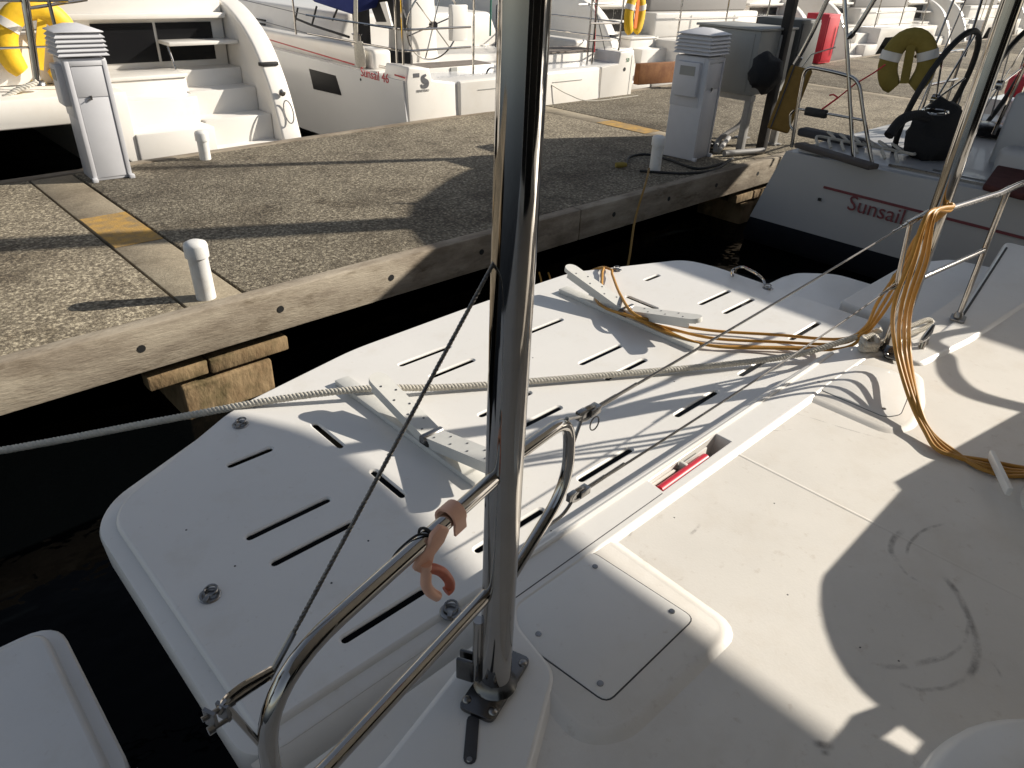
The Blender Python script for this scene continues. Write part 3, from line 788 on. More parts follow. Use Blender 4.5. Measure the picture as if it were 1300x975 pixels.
# rails on the near post
RR = .0128
rail = fillet([(PA.x-.02, PA.y-.004, 1.612), (.172, .568, 1.612), (.170, .582, 1.325), (PA.x-.02, PA.y+.006, 1.332)], [.1, .13, .10, .1], 9)
MB().tube(rail, RR, 16).build('guard_rail', CHROME, cat, smooth=60)
hoop = fillet([(PA.x+.02, PA.y, 1.628), (.852, .705, 1.634), (.868, .705, 1.47), (PA.x+.02, PA.y+.004, 1.322)], [.1, .055, .08, .1], 8)
MB().tube(hoop, RR*.92, 16).build('gate_hoop', CHROME, cat, smooth=60)
# bracket and shackle beyond the rail corner
kn = py(277, 905, .585)
br = MB().tube(fillet([py(346, 850, .586), py(305, 873, .588), py(287, 888, .587), kn], .02, 4), .0048, 8)
br.tube([py(342, 858, .584), kn+Vector((.008, 0, .004))], .0048, 8).tube([kn+Vector((.01, 0, .003)), (.172, .575, 1.475)], .004, 8)
bo = br.build('rail_bracket', CHROME, cat)
sh = MB().box(kn+Vector((-.012, 0, -.002)), (.006, .022, .034), .4).box(kn+Vector((.008, .0, -.004)), (.006, .022, .034), .4)
sh.lathe(kn+Vector((-.024, 0, .006)), [(.0045, 0), (.0045, .042), (.0075, .042), (.0075, .05)], 8, 'X').lathe(kn+Vector((-.022, -.008, -.016)), [(.007, 0), (.007, .01), (.004, .01), (.004, .036)], 8, 'X')
sh.v = [tuple(kn+(Vector(v)-kn)*.75) for v in sh.v]; sh.build('shackle', DULL, bo)
# braided wire from the bracket up to the post
wa, wb = py(341, 862, .600), Vector((PA.x-.028, PA.y+.01, 1.985))
wr = MB(); nturn = 70
for s_ in range(3):
    pts = []
    d = (wb-wa).normalized(); u = d.orthogonal().normalized(); v = d.cross(u)
    for k in range(nturn*4+1):
        w = 2*pi*k/4*.5 + 2*pi*s_/3
        pts.append(wa.lerp(wb, k/(nturn*4))+u*(.0016*cos(w))+v*(.0016*sin(w)))
    wr.tube(pts, .0017, 5)
wr.build('stay_wire', WIRE, cat)
MB().tube([wa, wa.lerp(wb, .10)], .0042, 8).build('swage', DULL, cat)

# far-post horn and side rails
HB = Vector((2.70, .80, 1.612))
bt_ = MB().tube(fillet([HB, PB+Vector((0, .03, .565))], .02), .0105, 10).tube(fillet([(2.735, .80, 1.61), (2.80, .80, 1.40), (2.83, .80, 1.345), (PB.x, PB.y+.02, 1.345)], .03, 5), .009, 10)
bt_.build('gate_hoop', CHROME, cat)
ST = Vector((3.48, .70, BZ))
MB().tube([PB+Vector((0, 0, .57)), Vector((3.38, .705, 1.627)), Vector((3.56, .69, 1.637)), Vector((4.2, .62, 1.64))], .0125, 14).build('side_rail', CHROME, cat)
MB().tube([PB+Vector((0, 0, .30)), Vector((3.47, .70, 1.372))], .0105, 12).build('side_rail', CHROME, cat)
st = MB().tube([ST, ST+Vector((0, 0, .3)), ST+Vector((0, 0, .572))], .0115, 14).build('stanchion', CHROME, cat)
MB().prism(roundpoly([(3.44, .66), (3.52, .675), (3.51, .735), (3.435, .72)], .01, 3), BZ, BZ+.009).build('stanchion_base', DULL, st, bevel=.002)
MB().lathe(ST+Vector((0, 0, .009)), [(.02, 0), (.0185, .012), (.013, .025)], 14).build('stanchion_socket', DULL, st)
MB().lathe(ST+Vector((-.02, 0, .58)), [(.012, 0), (.014, .004), (.014, .036), (.012, .04)], 12, 'X').build('rail_clamp', DULL, st)

# unseen rail added right of frame, bent to cast the sole's looped shade
gr = [pz(x, y, SZ)+Vector((.6, -.3, .34))*2.0 for x, y in ((1196, 428), (1200, 455), (1207, 478), (1235, 500), (1300, 518), (1380, 535))]
gr = [gr[0]+Vector((0, 0, -.7))]+gr
MB().tube(catmull(gr, 8), .024, 12).build('shade_rail', CHROME, cat)
# gate lifelines with their clips
def lifeline(a, b, sag, name='lifeline'):
    pts = [a.lerp(b, k/12)+Vector((0, 0, -sag*4*(k/12)*(1-k/12))) for k in range(13)]
    l = MB().tube(pts, .0030, 8).build(name, WIRE, cat)
    d = (b-a).normalized()
    MB().tube([a+d*.03, a+d*.10], .0048, 8).build('swage', DULL, l)
    MB().tube([a+d*.10, a+d*.17], .0038, 8).build('swage_neck', DULL, l)
    MB().tube([b-d*.14, b-d*.03], .0048, 8).build('swage', CHROME, l)
    MB().tube([b-d*.05, b+d*.02], .0072, 8).build('end_fitting', CHROME, l)
    M = frame_mat((0, 0, 0), d, (0, 0, 1)).to_3x3()
    k = MB()
    k.ring([a+d*.008+M@Vector((.022*cos(w*pi/8), .010*sin(w*pi/8), 0)) for w in range(16)], .0062, 6)
    k.box(a+d*.025, (.03, .016, .018), M=M).box(a-d*.012+Vector((0, 0, .006)), (.022, .018, .010), M=M)
    k.build('pelican_hook', DULL, l, bevel=.001)
    return l
A1, B1 = Vector((.905, .712, 1.612)), HB+Vector((.0, 0, 0))
A2, B2 = Vector((.905, .714, 1.412)), Vector((2.79, .802, 1.352))
lifeline(A1, B1, .004); lifeline(A2, B2, .012)
MB().tube([(.845, .705, 1.632), A1], .0042, 8).tube([(.868, .705, 1.56), A1+Vector((-.01, 0, -.01))], .0038, 8).tube(fillet([(.80, .70, 1.395), (.87, .71, 1.385), A2], .03), .0038, 8).build('gate_link', DULL, cat)
rg = [A1+Vector((.028+.013*cos(w*pi/8), -.004, -.030+.015*sin(w*pi/8))) for w in range(16)]
MB().ring(rg, .0014, 6).build('split_ring', WIRE, cat)

# horn cleat on the far pad
cl = pz(1178, 424, BZ+.05)
c0 = Vector((cl.x-.01, cl.y, 0))
cm = MB().tube([c0+Vector((-.10, -.012, BZ+.056)), c0+Vector((-.05, -.006, BZ+.048)), c0+Vector((0, 0, BZ+.046)), c0+Vector((.05, .006, BZ+.048)), c0+Vector((.10, .012, BZ+.056))], [.007, .0125, .014, .0125, .007], 12)
for s_ in (-.028, .028): cm.tube([c0+Vector((s_, s_*.12, BZ-.001)), c0+Vector((s_*.8, s_*.1, BZ+.044))], [.014, .010], 10)
cm.build('horn_cleat', CHROME, cat)
# plain fitting on the near pad
ob = slot(.53, .60, .585, .655, .0125)
MB().prism(ob, BZ-.001, BZ+.0022).build('deck_insert', DGREY, coam, bevel=.001)
MB().lathe((.527, .598, BZ+.002), [(.006, 0), (.005, .0015)], 10).build('screw', DULL, coam)

# ---------------- canopy overhead and cabin behind the camera
cp = [(-1.0, -3.0), (4.62, -3.0), (4.66, -2.0), (4.66, -1.4), (4.65, -.9), (4.72, -.4), (4.69, 0), (4.58, .22), (4.42, .48), (4.1, .72), (3.6, .86), (.1, .86), (-.6, .6), (-1.0, 0)]
MB().prism(roundpoly(cp, .15, 4), 3.04, 3.10).build('hard_canopy', CANOPY, cat, bevel=.02)
MB().tube([(.6, .70, 3.02), (2.95, .78, 3.02)], .02, 10).build('canopy_beam', CHROME, cat)
bk = MB().bb((-1.0, -2.75, .9), (4.8, -2.6, 3.0)).build('cabin_bulkhead', GEL, cat, bevel=.01)
MB().bb((.3, -2.598, 1.02), (2.35, -2.585, 2.88)).build('saloon_door', GLASS, bk)
MB().bb((2.42, -2.598, 1.2), (4.6, -2.585, 2.85)).build('saloon_window', GLASS, bk)
MB().bb((-.9, -2.598, 1.2), (.23, -2.585, 2.85)).build('saloon_window', GLASS, bk)
MB().bb((-.95, -9, .9), (4.75, -2.76, 2.7)).build('cabin_house', GEL, cat, bevel=.1)
MB().bb((-1.6, -10, .2), (5.3, -2.6, .89)).build('bridge_deck', GEL, cat, bevel=.05)

# unseen slab added, outlined to cast the shade on the sole; low round plinths
tz = 1.59; tsh = (tz-SZ)/.34
def tp(x, y): p = pz(x, y, SZ); return (p.x+.6*tsh, p.y-.3*tsh)
A_, B_, C_, D_, E_, F_, G_ = (tp(*k) for k in ((1300, 520), (1143, 622), (1135, 612), (1045, 730), (1042, 768), (1113, 896), (1080, 908)))
h1, h2, h3, h4 = (tp(*k) for k in ((1112, 940), (1140, 920), (1170, 942), (1155, 963)))
CV = [tp(*k) for k in ((1041, 742), (1040, 768), (1045, 796), (1056, 826), (1073, 856), (1094, 880))]
tt = [(1.75, G_[1]), (1.75, h1[1]+.0005), h1, h2, h3, h4, (h1[0]+.004, h1[1]-.003), (1.75, h1[1]-.0025), (1.75, -1.25), (4.6, -1.25), (4.6, A_[1]-.1), A_, C_, B_, D_]+CV+[F_, G_]
tb_ = MB().prism(tt, tz-.008, tz).build('shade_slab', GEL, cat, smooth=0)
MB().lathe((3.0, -.75, SZ), [(.20, 0), (.2, .02), (.06, .04), (.05, .55), (.14, .57), (.14, .598)], 20).build('shade_slab_leg', CHROME, tb_)
MB().lathe((1.15, -.352, SZ), [(.362, 0), (.362, .02), (.354, .05), (.335, .065), (.2, .068)], 48).build('round_plinth', GEL, cat, smooth=60)
MB().lathe((2.345, -.125, SZ), [(.262, 0), (.262, .05), (.255, .09), (.235, .11), (.1, .115)], 40).build('round_plinth', GEL, cat, smooth=60)
ed = pz(1284, 648, SZ)
MB().box((ed.x+.10, ed.y+.075, SZ+.045), (.20, .016, .03), radians(30)).build('locker_lip', GEL, cat, bevel=.005)

# scuffs, dirt, drain specks on the sole
def sc(pxs, w, m=SCUFF): ribbon('scuff_mark', [pz(x, y, SZ)[:2] for x, y in pxs], w, m, cat, SZ+.0012)
sc([(1148, 672), (1134, 685), (1131, 700), (1140, 715)], .020)
sc([(1140, 715), (1150, 728), (1168, 740)], .012, SCUFFL)
sc([(1150, 705), (1155, 690), (1172, 674), (1202, 664)], .012)
sc([(1198, 732), (1216, 755), (1232, 790), (1240, 820), (1237, 845), (1228, 860)], .022)
sc([(1228, 860), (1205, 872), (1170, 876), (1140, 868)], .014, SCUFFL)
sc([(1230, 790), (1224, 815), (1205, 832), (1175, 843)], .012, SCUFFL)
sc([(1205, 832), (1150, 846), (1115, 846)], .018, SCUFFL)
sc([(1030, 942), (1045, 946), (1060, 948)], .022)
sc([(1040, 955), (1055, 958)], .016)
sc([(804, 668), (800, 680), (793, 688)], .009, SCUFFL)
sc([(890, 664), (882, 674), (875, 680)], .012, SCUFFL)
sc([(962, 545), (990, 547), (1012, 544)], .006, SCUFFL)
sc([(1004, 523), (1040, 534), (1075, 545), (1130, 560)], .008, SCUFFL)
sc([(850, 875), (858, 862), (866, 852)], .010)
sc([(1258, 840), (1266, 850), (1272, 862)], .008, SCUFFL)
sc([(700, 860), (725, 885), (752, 905)], .03, SCUFFL)
sc([(760, 915), (785, 922)], .02, SCUFFL)
for x, y in ((983, 639), (862, 860), (868, 871), (1141, 839), (1092, 822), (856, 657), (845, 640), (1000, 755)):
    p = pz(x, y, SZ); MB().lathe((p.x, p.y, SZ-.0005), [(.0026, 0), (.0022, .0008)], 8).build('dirt_speck', DGREY, cat)

# ------------------------------------------------------------------ ropes and cables lying on the boat
def strand_rope(path, R, r, pitch, per=8, seg=6):
    P = catmull(path, 24); fr = frames(P)
    L = [0]
    for i in range(1, len(P)): L.append(L[-1]+(P[i]-P[i-1]).length)
    tot = L[-1]; n = int(tot/pitch*per); mb = MB(); j = 0
    samp = []
    for k in range(n+1):
        s_ = tot*k/n
        while j < len(L)-2 and L[j+1] < s_: j += 1
        f = (s_-L[j])/max(1e-9, L[j+1]-L[j])
        samp.append((P[j].lerp(P[j+1], f), fr[j][2].lerp(fr[j+1][2], f).normalized(), fr[j][3].lerp(fr[j+1][3], f).normalized(), s_))
    for q in range(3):
        mb.tube([p+a*(R*cos(2*pi*s_/pitch+q*2.094))+b*(R*sin(2*pi*s_/pitch+q*2.094)) for p, a, b, s_ in samp], r, seg)
    return mb
rope = [(3.02, .86, 1.075), (2.93, .945, 1.025), (2.72, 1.075, .965), (2.35, 1.285, .950), (1.78, 1.62, .948), (1.45, 1.82, .950), (1.2, 1.97, .970), (.93, 2.135, .952), (.60, 2.33, .905), (.135, 2.607, .835), (-.6, 3.05, .75), (-1.8, 3.78, .69)]
tag(strand_rope(rope, .0068, .0074, .040).build('mooring_line', ROPE, smooth=80), 'thick white three strand mooring line crossing the platform to the cleat', 'rope')
# the turns round the post foot and the cleat
kt = []
kc = pz(1096, 438, 1.07)
for k in range(30):
    a = k*.62; kt.append((kc.x+.02+(.040+.014*sin(k*1.3))*cos(a), kc.y-.01+(.028+.008*cos(k*.7))*sin(a), 1.06+.018*sin(k*.37)+.014))
kt += [(2.98, .80, 1.08), (3.06, .78, 1.065), (3.2, .755, 1.062), (3.27, .745, 1.075), (3.25, .76, 1.09), (3.12, .79, 1.085)]
tag(strand_rope(kt, .0058, .0064, .034, 6).build('rope_knot', ROPE, smooth=80), 'white rope knotted round the foot of the right canopy post and its cleat', 'rope')
# yellow cable: bundle hung on the far post
rnd = random.Random(11)
def lay(pts, jit, r=.0069, n=8):
    return MB().tube(catmull([Vector(p)+Vector((rnd.uniform(-jit, jit), rnd.uniform(-jit, jit), rnd.uniform(0, jit*.6))) for p in pts], n), r, 10)
HK = Vector((PB.x-.035, PB.y-.035, 1.655))
yc = MB()
for k in range(4):
    o = (k-1.5)*.0065
    front = [HK+Vector((o*.6, -.01, -.01+.004*k)), py(1181+o*500, 272, .71), py(1166+o*900, 330, .70), py(1147+o*1100, 390, .695), py(1146+o*1000, 440, .68), pz(1158+o*500, 500, 1.11), pz(1176+o*350, 545, 1.065), pz(1203+o*900, 574, SZ+.014), pz(1252, 592+o*700, SZ+.010), pz(1310, 600+o*460, SZ+.010), (2.62+.1*k, -.05-.05*k, SZ+.010)]
    back = [HK+Vector((o*.5, .01, .006)), HK+Vector((.035, .04, .012))]
    m_ = lay([HK+Vector((.012, .012, -.012)), HK+Vector((.006, -.004, .008))]+front, .004); yc.add(m_.v, m_.f)
tag(yc.build('cable_bundle', CABLE, smooth=80), 'ochre yellow shore cable bundle draped from the right canopy post down to the cockpit sole', 'cable')
yc = MB()
LEFT = [(0, 0), (1, -1), (2, 1)]
for k in range(3):
    o = (k-1)*.012
    pts = [HK+Vector((.0, .0, -.004*k)), py(1168+o*300, 300, .80), py(1148+o*300, 340, .83), py(1122+o*600, 384, .86), py(1098, 420+o*300, .90), pz(1065, 437+o*500, .99), pz(985, 434+o*700, .952), pz(905, 430+o*800, .945), pz(845, 416+o*500, .960)]
    if k == 0: pts += [pz(806, 400, 1.0), pz(788, 376, .995), pz(778, 350, .955), pz(775, 342, .95), (2.98, 2.40, .86), (3.3, 2.9, .4), (3.7, 3.4, .35)]
    elif k == 1: pts += [pz(812, 406, .985), pz(790, 396, .965), pz(766, 372, .945), pz(764, 348, .945), pz(765, 340, .945), (2.90, 2.41, .84), (3.2, 2.9, .38), (3.65, 3.45, .35)]
    else: pts += [pz(805, 404, .98), pz(770, 392, .965), pz(757, 380, .95), pz(762, 368, .945), pz(790, 385, .98), pz(830, 412, .965), pz(890, 437, .948), pz(960, 441, .945), pz(1040, 442, .952)]
    m_ = lay(pts, .003); yc.add(m_.v, m_.f)
tag(yc.build('platform_cable', CABLE, smooth=80), 'yellow shore cable lying over the right dinghy chock and off the platform edge', 'cable')
tag(MB().tube([py(1140, 350, .84), py(1133, 364, .85)], .019, 10).build('tape_wrap', CABLEG), 'olive tape wrapped round the yellow cable beside the right post', 'tape')
# slack line from the pipe post down to the water behind the platform
sl_ = [pz(824, 214, DZ+.03), py(816, 232, 3.66)+Vector((0, -.03, 0)), py(806, 280, 3.4), py(797, 338, 3.1), (3.9, 2.9, -.1)]
tag(MB().tube(catmull(sl_, 8), .009, 8).build('dock_line', OCHRE), 'thin slack line hanging from the shaded dock edge behind the platform', 'rope')

# salmon clip hung on the near rail
yv = .635
hk = empty('rail_hook', py(548, 690, .66), 'salmon plastic clip with a two pronged fork hung on the near guard rail', 'hook')
ra = Vector((.545, .659, 1.612)); rd = Vector((-.484, -.114, 0)).normalized()
rings = []
clipw = .028
pr2 = []
for k in range(13):
    a = radians(-60+240*k/12); pr2.append((.0195*cos(a), .0195*sin(a)))
sd_ = Vector((rd.y, -rd.x, 0)); sd_ = sd_ if sd_.y < 0 else -sd_
sec = [(-.0155, -.018)]+[(.0165*cos(radians(a)), .0165*sin(radians(a))) for a in range(200, -21, -20)]+[(.0165, -.022), (.0205, -.022)]+[(.0205*cos(radians(a)), .0205*sin(radians(a))) for a in range(-20, 201, 20)]+[(-.0195, -.018)]
c1 = ra+rd*.0; c2 = ra+rd*clipw
MB().loft([[c+sd_*x+Vector((0, 0, z)) for x, z in sec] for c in (c1, c1.lerp(c2, .5), c2)]).build('clip_body', SALMON, hk, smooth=50)
pl0 = [py(x, y, .628) for x, y in ((556, 664), (567, 668), (560, 684), (548, 700), (545, 713), (538, 727), (522, 720), (530, 702), (541, 690), (545, 676))]
MB().extr(pl0, (0, -.008, -.002)).build('hanger_plate', SALMON, hk, bevel=.002, smooth=50)
fk = catmull([py(x, y, .618) for x, y in ((541, 716), (541, 730), (541, 742), (546, 751), (555, 757))], 6)
MB().tube(fk, [.0085]*len(fk), 12).build('prong', SALMON, hk, smooth=60)
fk = catmull([py(x, y, .618) for x, y in ((541, 722), (551, 722), (562, 727), (570, 737), (571, 746), (566, 751))], 6)
MB().tube(fk, [.0082]*len(fk), 12).build('prong', SALMOND, hk, smooth=60)
MB().tube([py(551, 681, .626), py(548, 690, .624), py(546, 696, .624)], .003, 6).build('clip_slot', BLACK, hk)
tie = [ra+rd*.075+sd_*.013+Vector((0, 0, .012)), py(531, 679, .64), py(515, 690, .648), py(502, 703, .655), py(496, 714, .66)]
tag(MB().tube(catmull(tie, 6), .0019, 6).ring([ra+rd*.072+sd_*(.0150*cos(w*pi/8))+Vector((0, 0, .0150*sin(w*pi/8))) for w in range(16)], .0024, 6).build('cable_tie', BLACK), 'black cable tie round the near guard rail with its loose tail', 'cable tie')

# ------------------------------------------------------------------ boats: shared builders
def part(name, m, parent, fn, bevel=0, sm=40, seg=2):
    q = MB(); fn(q); return q.build(name, m, parent, bevel=bevel, smooth=sm, seg=seg)
def tb(name, pts, r, parent, m=CHROME, f=.06, seg=8):
    return MB().tube(fillet(pts, f, 5) if len(pts) > 2 else pts, r, seg).build(name, m, parent)

def stern_half(root, X, Y, sgn, zb=0.0):
    """one stern of a sailing catamaran: boarding steps and a sweeping bulwark. X = inner side, sgn = direction of the outer side"""
    g = lambda a: X+sgn*a
    def bx(q, a0, b0): q.bb((min(g(a0[0]), g(b0[0])), Y+a0[1], a0[2]), (max(g(a0[0]), g(b0[0])), Y+b0[1], b0[2]))
    hull = MB().loft([[(g(a), Y+yy+(.06 if z < .2 else 0), z) for a, z in ((0, .56), (1.66, .56), (1.58, .1), (1.2, -.4), (.5, -.4), (.12, .1))] for yy in (.02, 4, 8, 12)]).build('hull', GELFAR, root)
    part('side_deck', GELFAR, hull, lambda q: q.loft([[(g(1.40), Y+yy, .5), (g(1.66), Y+yy, .5), (g(1.66), Y+yy, 1.72), (g(1.40), Y+yy, 1.72)] for yy in (1.35, 12)]))
    # broad steps towards the bridge deck, narrow stair beside the bulwark
    for k, (y0, z) in enumerate(((0, .83), (.30, 1.07))):
        part('broad_step', GELFAR, root, lambda q: bx(q, (.0, y0, .45), (.735, 2.2, z)), .012)
    cv = part('locker_front', GELFAR, root, lambda q: bx(q, (-.02, .56, .5), (.76, 2.2, 1.205)), .012)
    part('locker_lid', GELFAR, cv, lambda q: bx(q, (-.03, .54, 1.209), (.77, 1.05, 1.245)), .010)
    for k, (y0, z) in enumerate(((.02, .60), (.22, .85), (.50, 1.08), (.80, 1.24))):
        part('stair_tread', GELFAR, root, lambda q: bx(q, (.742, y0, .4), (1.452, 2.2, z)), .014)
    # bulwark with a curved sloping edge
    prof = [(.02, .57), (.16, 1.0), (.30, 1.27), (.50, 1.53), (.80, 1.74), (1.15, 1.87), (1.7, 1.96), (2.4, 2.0), (2.4, .3), (.02, .3)]
    prof = [(p.x, p.y) for p in catmull([(a, b, 0) for a, b in prof[:8]], 4)]+prof[8:]
    bw = MB().extr([(g(1.455), Y+a, b) for a, b in prof], (sgn*.225, 0, 0)).build('bulwark', GELFAR, root, bevel=.03, seg=3)
    # fittings on the bulwark's sloping face: handle and light
    hp_ = [(g(1.62), Y+a, b) for a, b in ((.09, .83), (.105, .80), (.075, .70), (.065, .68))]
    MB().ring([(g(1.57+.05*cos(w*pi/8)), Y+.085+.06*sin(w*pi/8)*.55-.022, .88+.11*sin(w*pi/8)) for w in range(16)], .007, 6).build('oval_hatch', DULL, bw)
    MB().lathe((g(1.56), Y+.15, 1.06), [(.035, 0), (.035, .02), (.02, .03)], 14, 'Y', M=Matrix.Rotation(pi/2, 3, 'X')).build('shower_fitting', DULL, bw)
    MB().bb((min(g(1.44), g(1.64)), Y+.30, 1.30), (max(g(1.44), g(1.64)), Y+.36, 1.335)).build('stern_light', BLACK, bw, bevel=.005)
    # back wall with the dark window, shelf across it
    wl = part('aft_wall', GELFAR, root, lambda q: bx(q, (-.2, 1.06, 1.2), (1.44, 1.2, 2.3)), .02)
    part('window', GLASS, wl, lambda q: (bx(q, (.12, 1.046, 1.30), (.70, 1.0585, 1.66)),), 0)
    part('window', GLASS, wl, lambda q: (bx(q, (.73, 1.046, 1.30), (1.30, 1.0585, 1.66)),), 0)
    part('window_sill', GELFAR, wl, lambda q: bx(q, (-.1, .95, 1.70), (1.43, 1.058, 1.75)), .01)
    part('folding_shelf', GELFAR, root, lambda q: bx(q, (.72, .75, 1.47), (1.44, 1.045, 1.505)), .008)
    tb('shelf_strut', [(g(.76), Y+.8, 1.25), (g(.74), Y+.86, 1.47)], .012, root)

def cruising_cat(xl, Y, label, wide=7.0, outer_right=True):
    t = empty('catamaran', (xl+wide/2, Y, 0), label, 'catamaran', 'catamarans moored beyond the dock')
    stern_half(t, xl+wide-1.68, Y, 1)
    stern_half(t, xl+1.68, Y, -1)
    a, b = xl+1.68, xl+wide-1.68
    # bridge deck between the hulls with chamfered tunnel corners
    pr = [(a, .50), (a+.42, .97), (b-.42, .97), (b, .50), (b, 1.20), (a, 1.20)]
    bd = MB().extr([(x, Y+.02, z) for x, z in pr], (0, 10, 0)).build('bridge_deck', GELFAR, t, bevel=.015)
    part('aft_seat', GELFAR, bd, lambda q: q.bb((a+.1, Y+.7, 1.2), (b-.1, Y+1.3, 1.62)), .04)
    part('seat_cushion', mat_cush, bd, lambda q: q.bb((a+.2, Y+.95, 1.62), (b-.2, Y+1.35, 1.95)), .05)
    part('tunnel_back', NAVY, bd, lambda q: q.bb((a-.2, Y+7, -.3), (b+.2, Y+7.2, .96)))
    for x in (a+.35, (a+b)/2, b-.35):
        tb('rail_post', [(x, Y+.35, 1.2), (x, Y+.35, 1.95)], .016, bd)
    tb('stern_rail', [(a+.2, Y+.35, 1.90), (b-.2, Y+.35, 1.90)], .014, bd)
    tb('stern_rail', [(a+.2, Y+.35, 1.55), (b-.2, Y+.35, 1.55)], .010, bd)
    for x in (xl+1.9, xl+wide-1.9):
        tb('canopy_post', [(x, Y+1.3, 1.6), (x, Y+1.4, 3.1)], .03, t)
    part('hard_canopy', CANOPY, t, lambda q: q.prism(roundpoly([(xl+.9, Y+1.25), (xl+wide-.9, Y+1.25), (xl+wide-.9, Y+6), (xl+.9, Y+6)], .3), 3.1, 3.2), .03)
    ch = part('cabin_house', GELFAR, t, lambda q: q.bb((xl+.7, Y+3.4, 1.2), (xl+wide-.7, Y+9, 3.0)), .15, seg=3)
    part('saloon_door', GLASS, ch, lambda q: q.bb((a+.3, Y+3.38, 1.3), (b-.3, Y+3.397, 2.8)))
    return t
mat_cush = mat('cushion_grey', (.23, .22, .21), .85, bump=.2, bscale=40)

# left catamaran across the dock
cruising_cat(-3.11, 7.27, 'white catamaran across the dock at left with sunlit boarding steps and dark stern window')
cA = cruising_cat(10.35, 8.2, 'white catamaran across the dock behind the louvred pedestal and grey cabinet', 7.2)
cB = cruising_cat(19.6, 8.4, 'farthest white catamaran at upper right with its hull side in shade', 7.4)
cC = cruising_cat(29.5, 8.8, 'white catamaran far along the dock, mostly hidden by the steel post at right', 7.4)

# chrome support and lifebuoy at the left catamaran's stern
I3 = Matrix.Identity(3)
lb = py(50, 57, 7.9)
horseshoe(lb, .25, .29, .105, Matrix.Rotation(radians(18), 3, 'Y'), 'yellow horseshoe lifebuoy at far left behind the steel davit post')
dv = empty('davit_post', (py(48, 106, 7.6).x, 7.6, 1.2), 'steel post rising at the left catamaran stern in front of the yellow lifebuoy', 'davit')
a = py(48, 106, 7.6); b = py(32, 0, 7.6)
MB().tube([a, a.lerp(b, 1.6)], .032, 14).build('tube', CHROME, dv)
MB().lathe(a, [(.07, -.01), (.065, .01), (.04, .03)], 16).build('foot', DULL, dv)
tb('arm', [a.lerp(b, .9), a.lerp(b, .95)+Vector((.5, .1, .03))], .014, dv)
tag(strand_rope([py(0, 128, 7.5), py(10, 122, 7.52), py(22, 114, 7.53), py(34, 110, 7.53), py(47, 104, 7.55)], .012, .013, .08, 6).build('mooring_line', ROPE), 'pale rope made fast at the foot of the left davit post', 'rope')

# ------------------------------------------------------------------ monohull yachts
def yacht_hull(root, cx, ys, sgn, beam, free, L, m, sternrake=.3, bootz=.28, taper=.0):
    """lofted hull; stern at ys, bow towards sgn*y; topsides and dark bottom are separate parts"""
    def sec(u):
        w = beam/2*(1-taper*(1-min(1, u*3))**2)*(1 if u < .55 else max(.02, cos((u-.55)/.45*pi/2)**.8))
        return w
    def ringat(u, lo, hi):
        w = sec(u); pts = []
        prof = [(1.0, free+u*.15), (1.0, free-.12), (.992, .62), (.975, bootz)] if hi else [(.972, bootz), (.94, .10), (.80, -.12), (.45, -.38), (0.0, -.5)]
        P = [(w*a, z) for a, z in prof]
        full = [(-a, z) for a, z in P]+[(a, z) for a, z in P[::-1]]
        return [(cx+a, ys+sgn*(u*L-(free-z)*sternrake*(1-u)), z) for a, z in full]
    us = [0, .03, .08, .15, .25, .35, .45, .55, .65, .75, .85, .93, 1.0]
    h = MB().loft([ringat(u, 0, True) for u in us], closed=True).build('hull', m, root, smooth=50)
    MB().loft([ringat(u, 0, False) for u in us], closed=True).build('hull_bottom', NAVY, root, smooth=50)
    return h

# the yacht across the dock with the red name
Y46 = 7.22
y6 = empty('sailing_yacht', (7.32, Y46, 0), 'white sailing yacht across the dock with red lettering and grey emblem on its open stern', 'sailing yacht')
h6 = yacht_hull(y6, 7.32, Y46+.03, 1, 4.24, 1.10, 13, HULL, .05, .14)
# stern quarters and fold-down platform as separate mouldings
ql = MB().extr([(5.22, Y46, z) if False else (x, Y46, z) for x, z in ((5.25, .42), (5.98, .30), (5.955, 1.04), (5.60, 1.09), (5.565, 1.22), (5.26, 1.25), (5.22, 1.1))], (0, .45, 0)).build('stern_quarter', GELFAR, y6, bevel=.02, seg=3)
pf = MB().extr([(x, Y46-.02, z) for x, z in ((6.02, .28), (8.66, .30), (8.63, 1.07), (6.0, 1.05))], (0, .16, 0)).build('fold_down_transom', GELFAR, y6, bevel=.025, seg=3)
MB().bb((6.30, Y46-.026, .93), (6.78, Y46-.0205, .938)).build('moulded_line', CABG, pf)
MB().bb((7.65, Y46-.026, .93), (8.25, Y46-.0205, .938)).build('moulded_line', CABG, pf)
qr = MB().extr([(x, Y46, z) for x, z in ((8.70, .30), (9.44, .45), (9.46, 1.1), (9.40, 1.27), (9.08, 1.25), (9.06, 1.10), (8.68, 1.07))], (0, .5, 0)).build('stern_quarter', GELFAR, y6, bevel=.02, seg=3)
MB().bb((9.36, Y46-.003, .55), (9.367, Y46+.02, 1.2)).build('trim_line', CABG, qr)
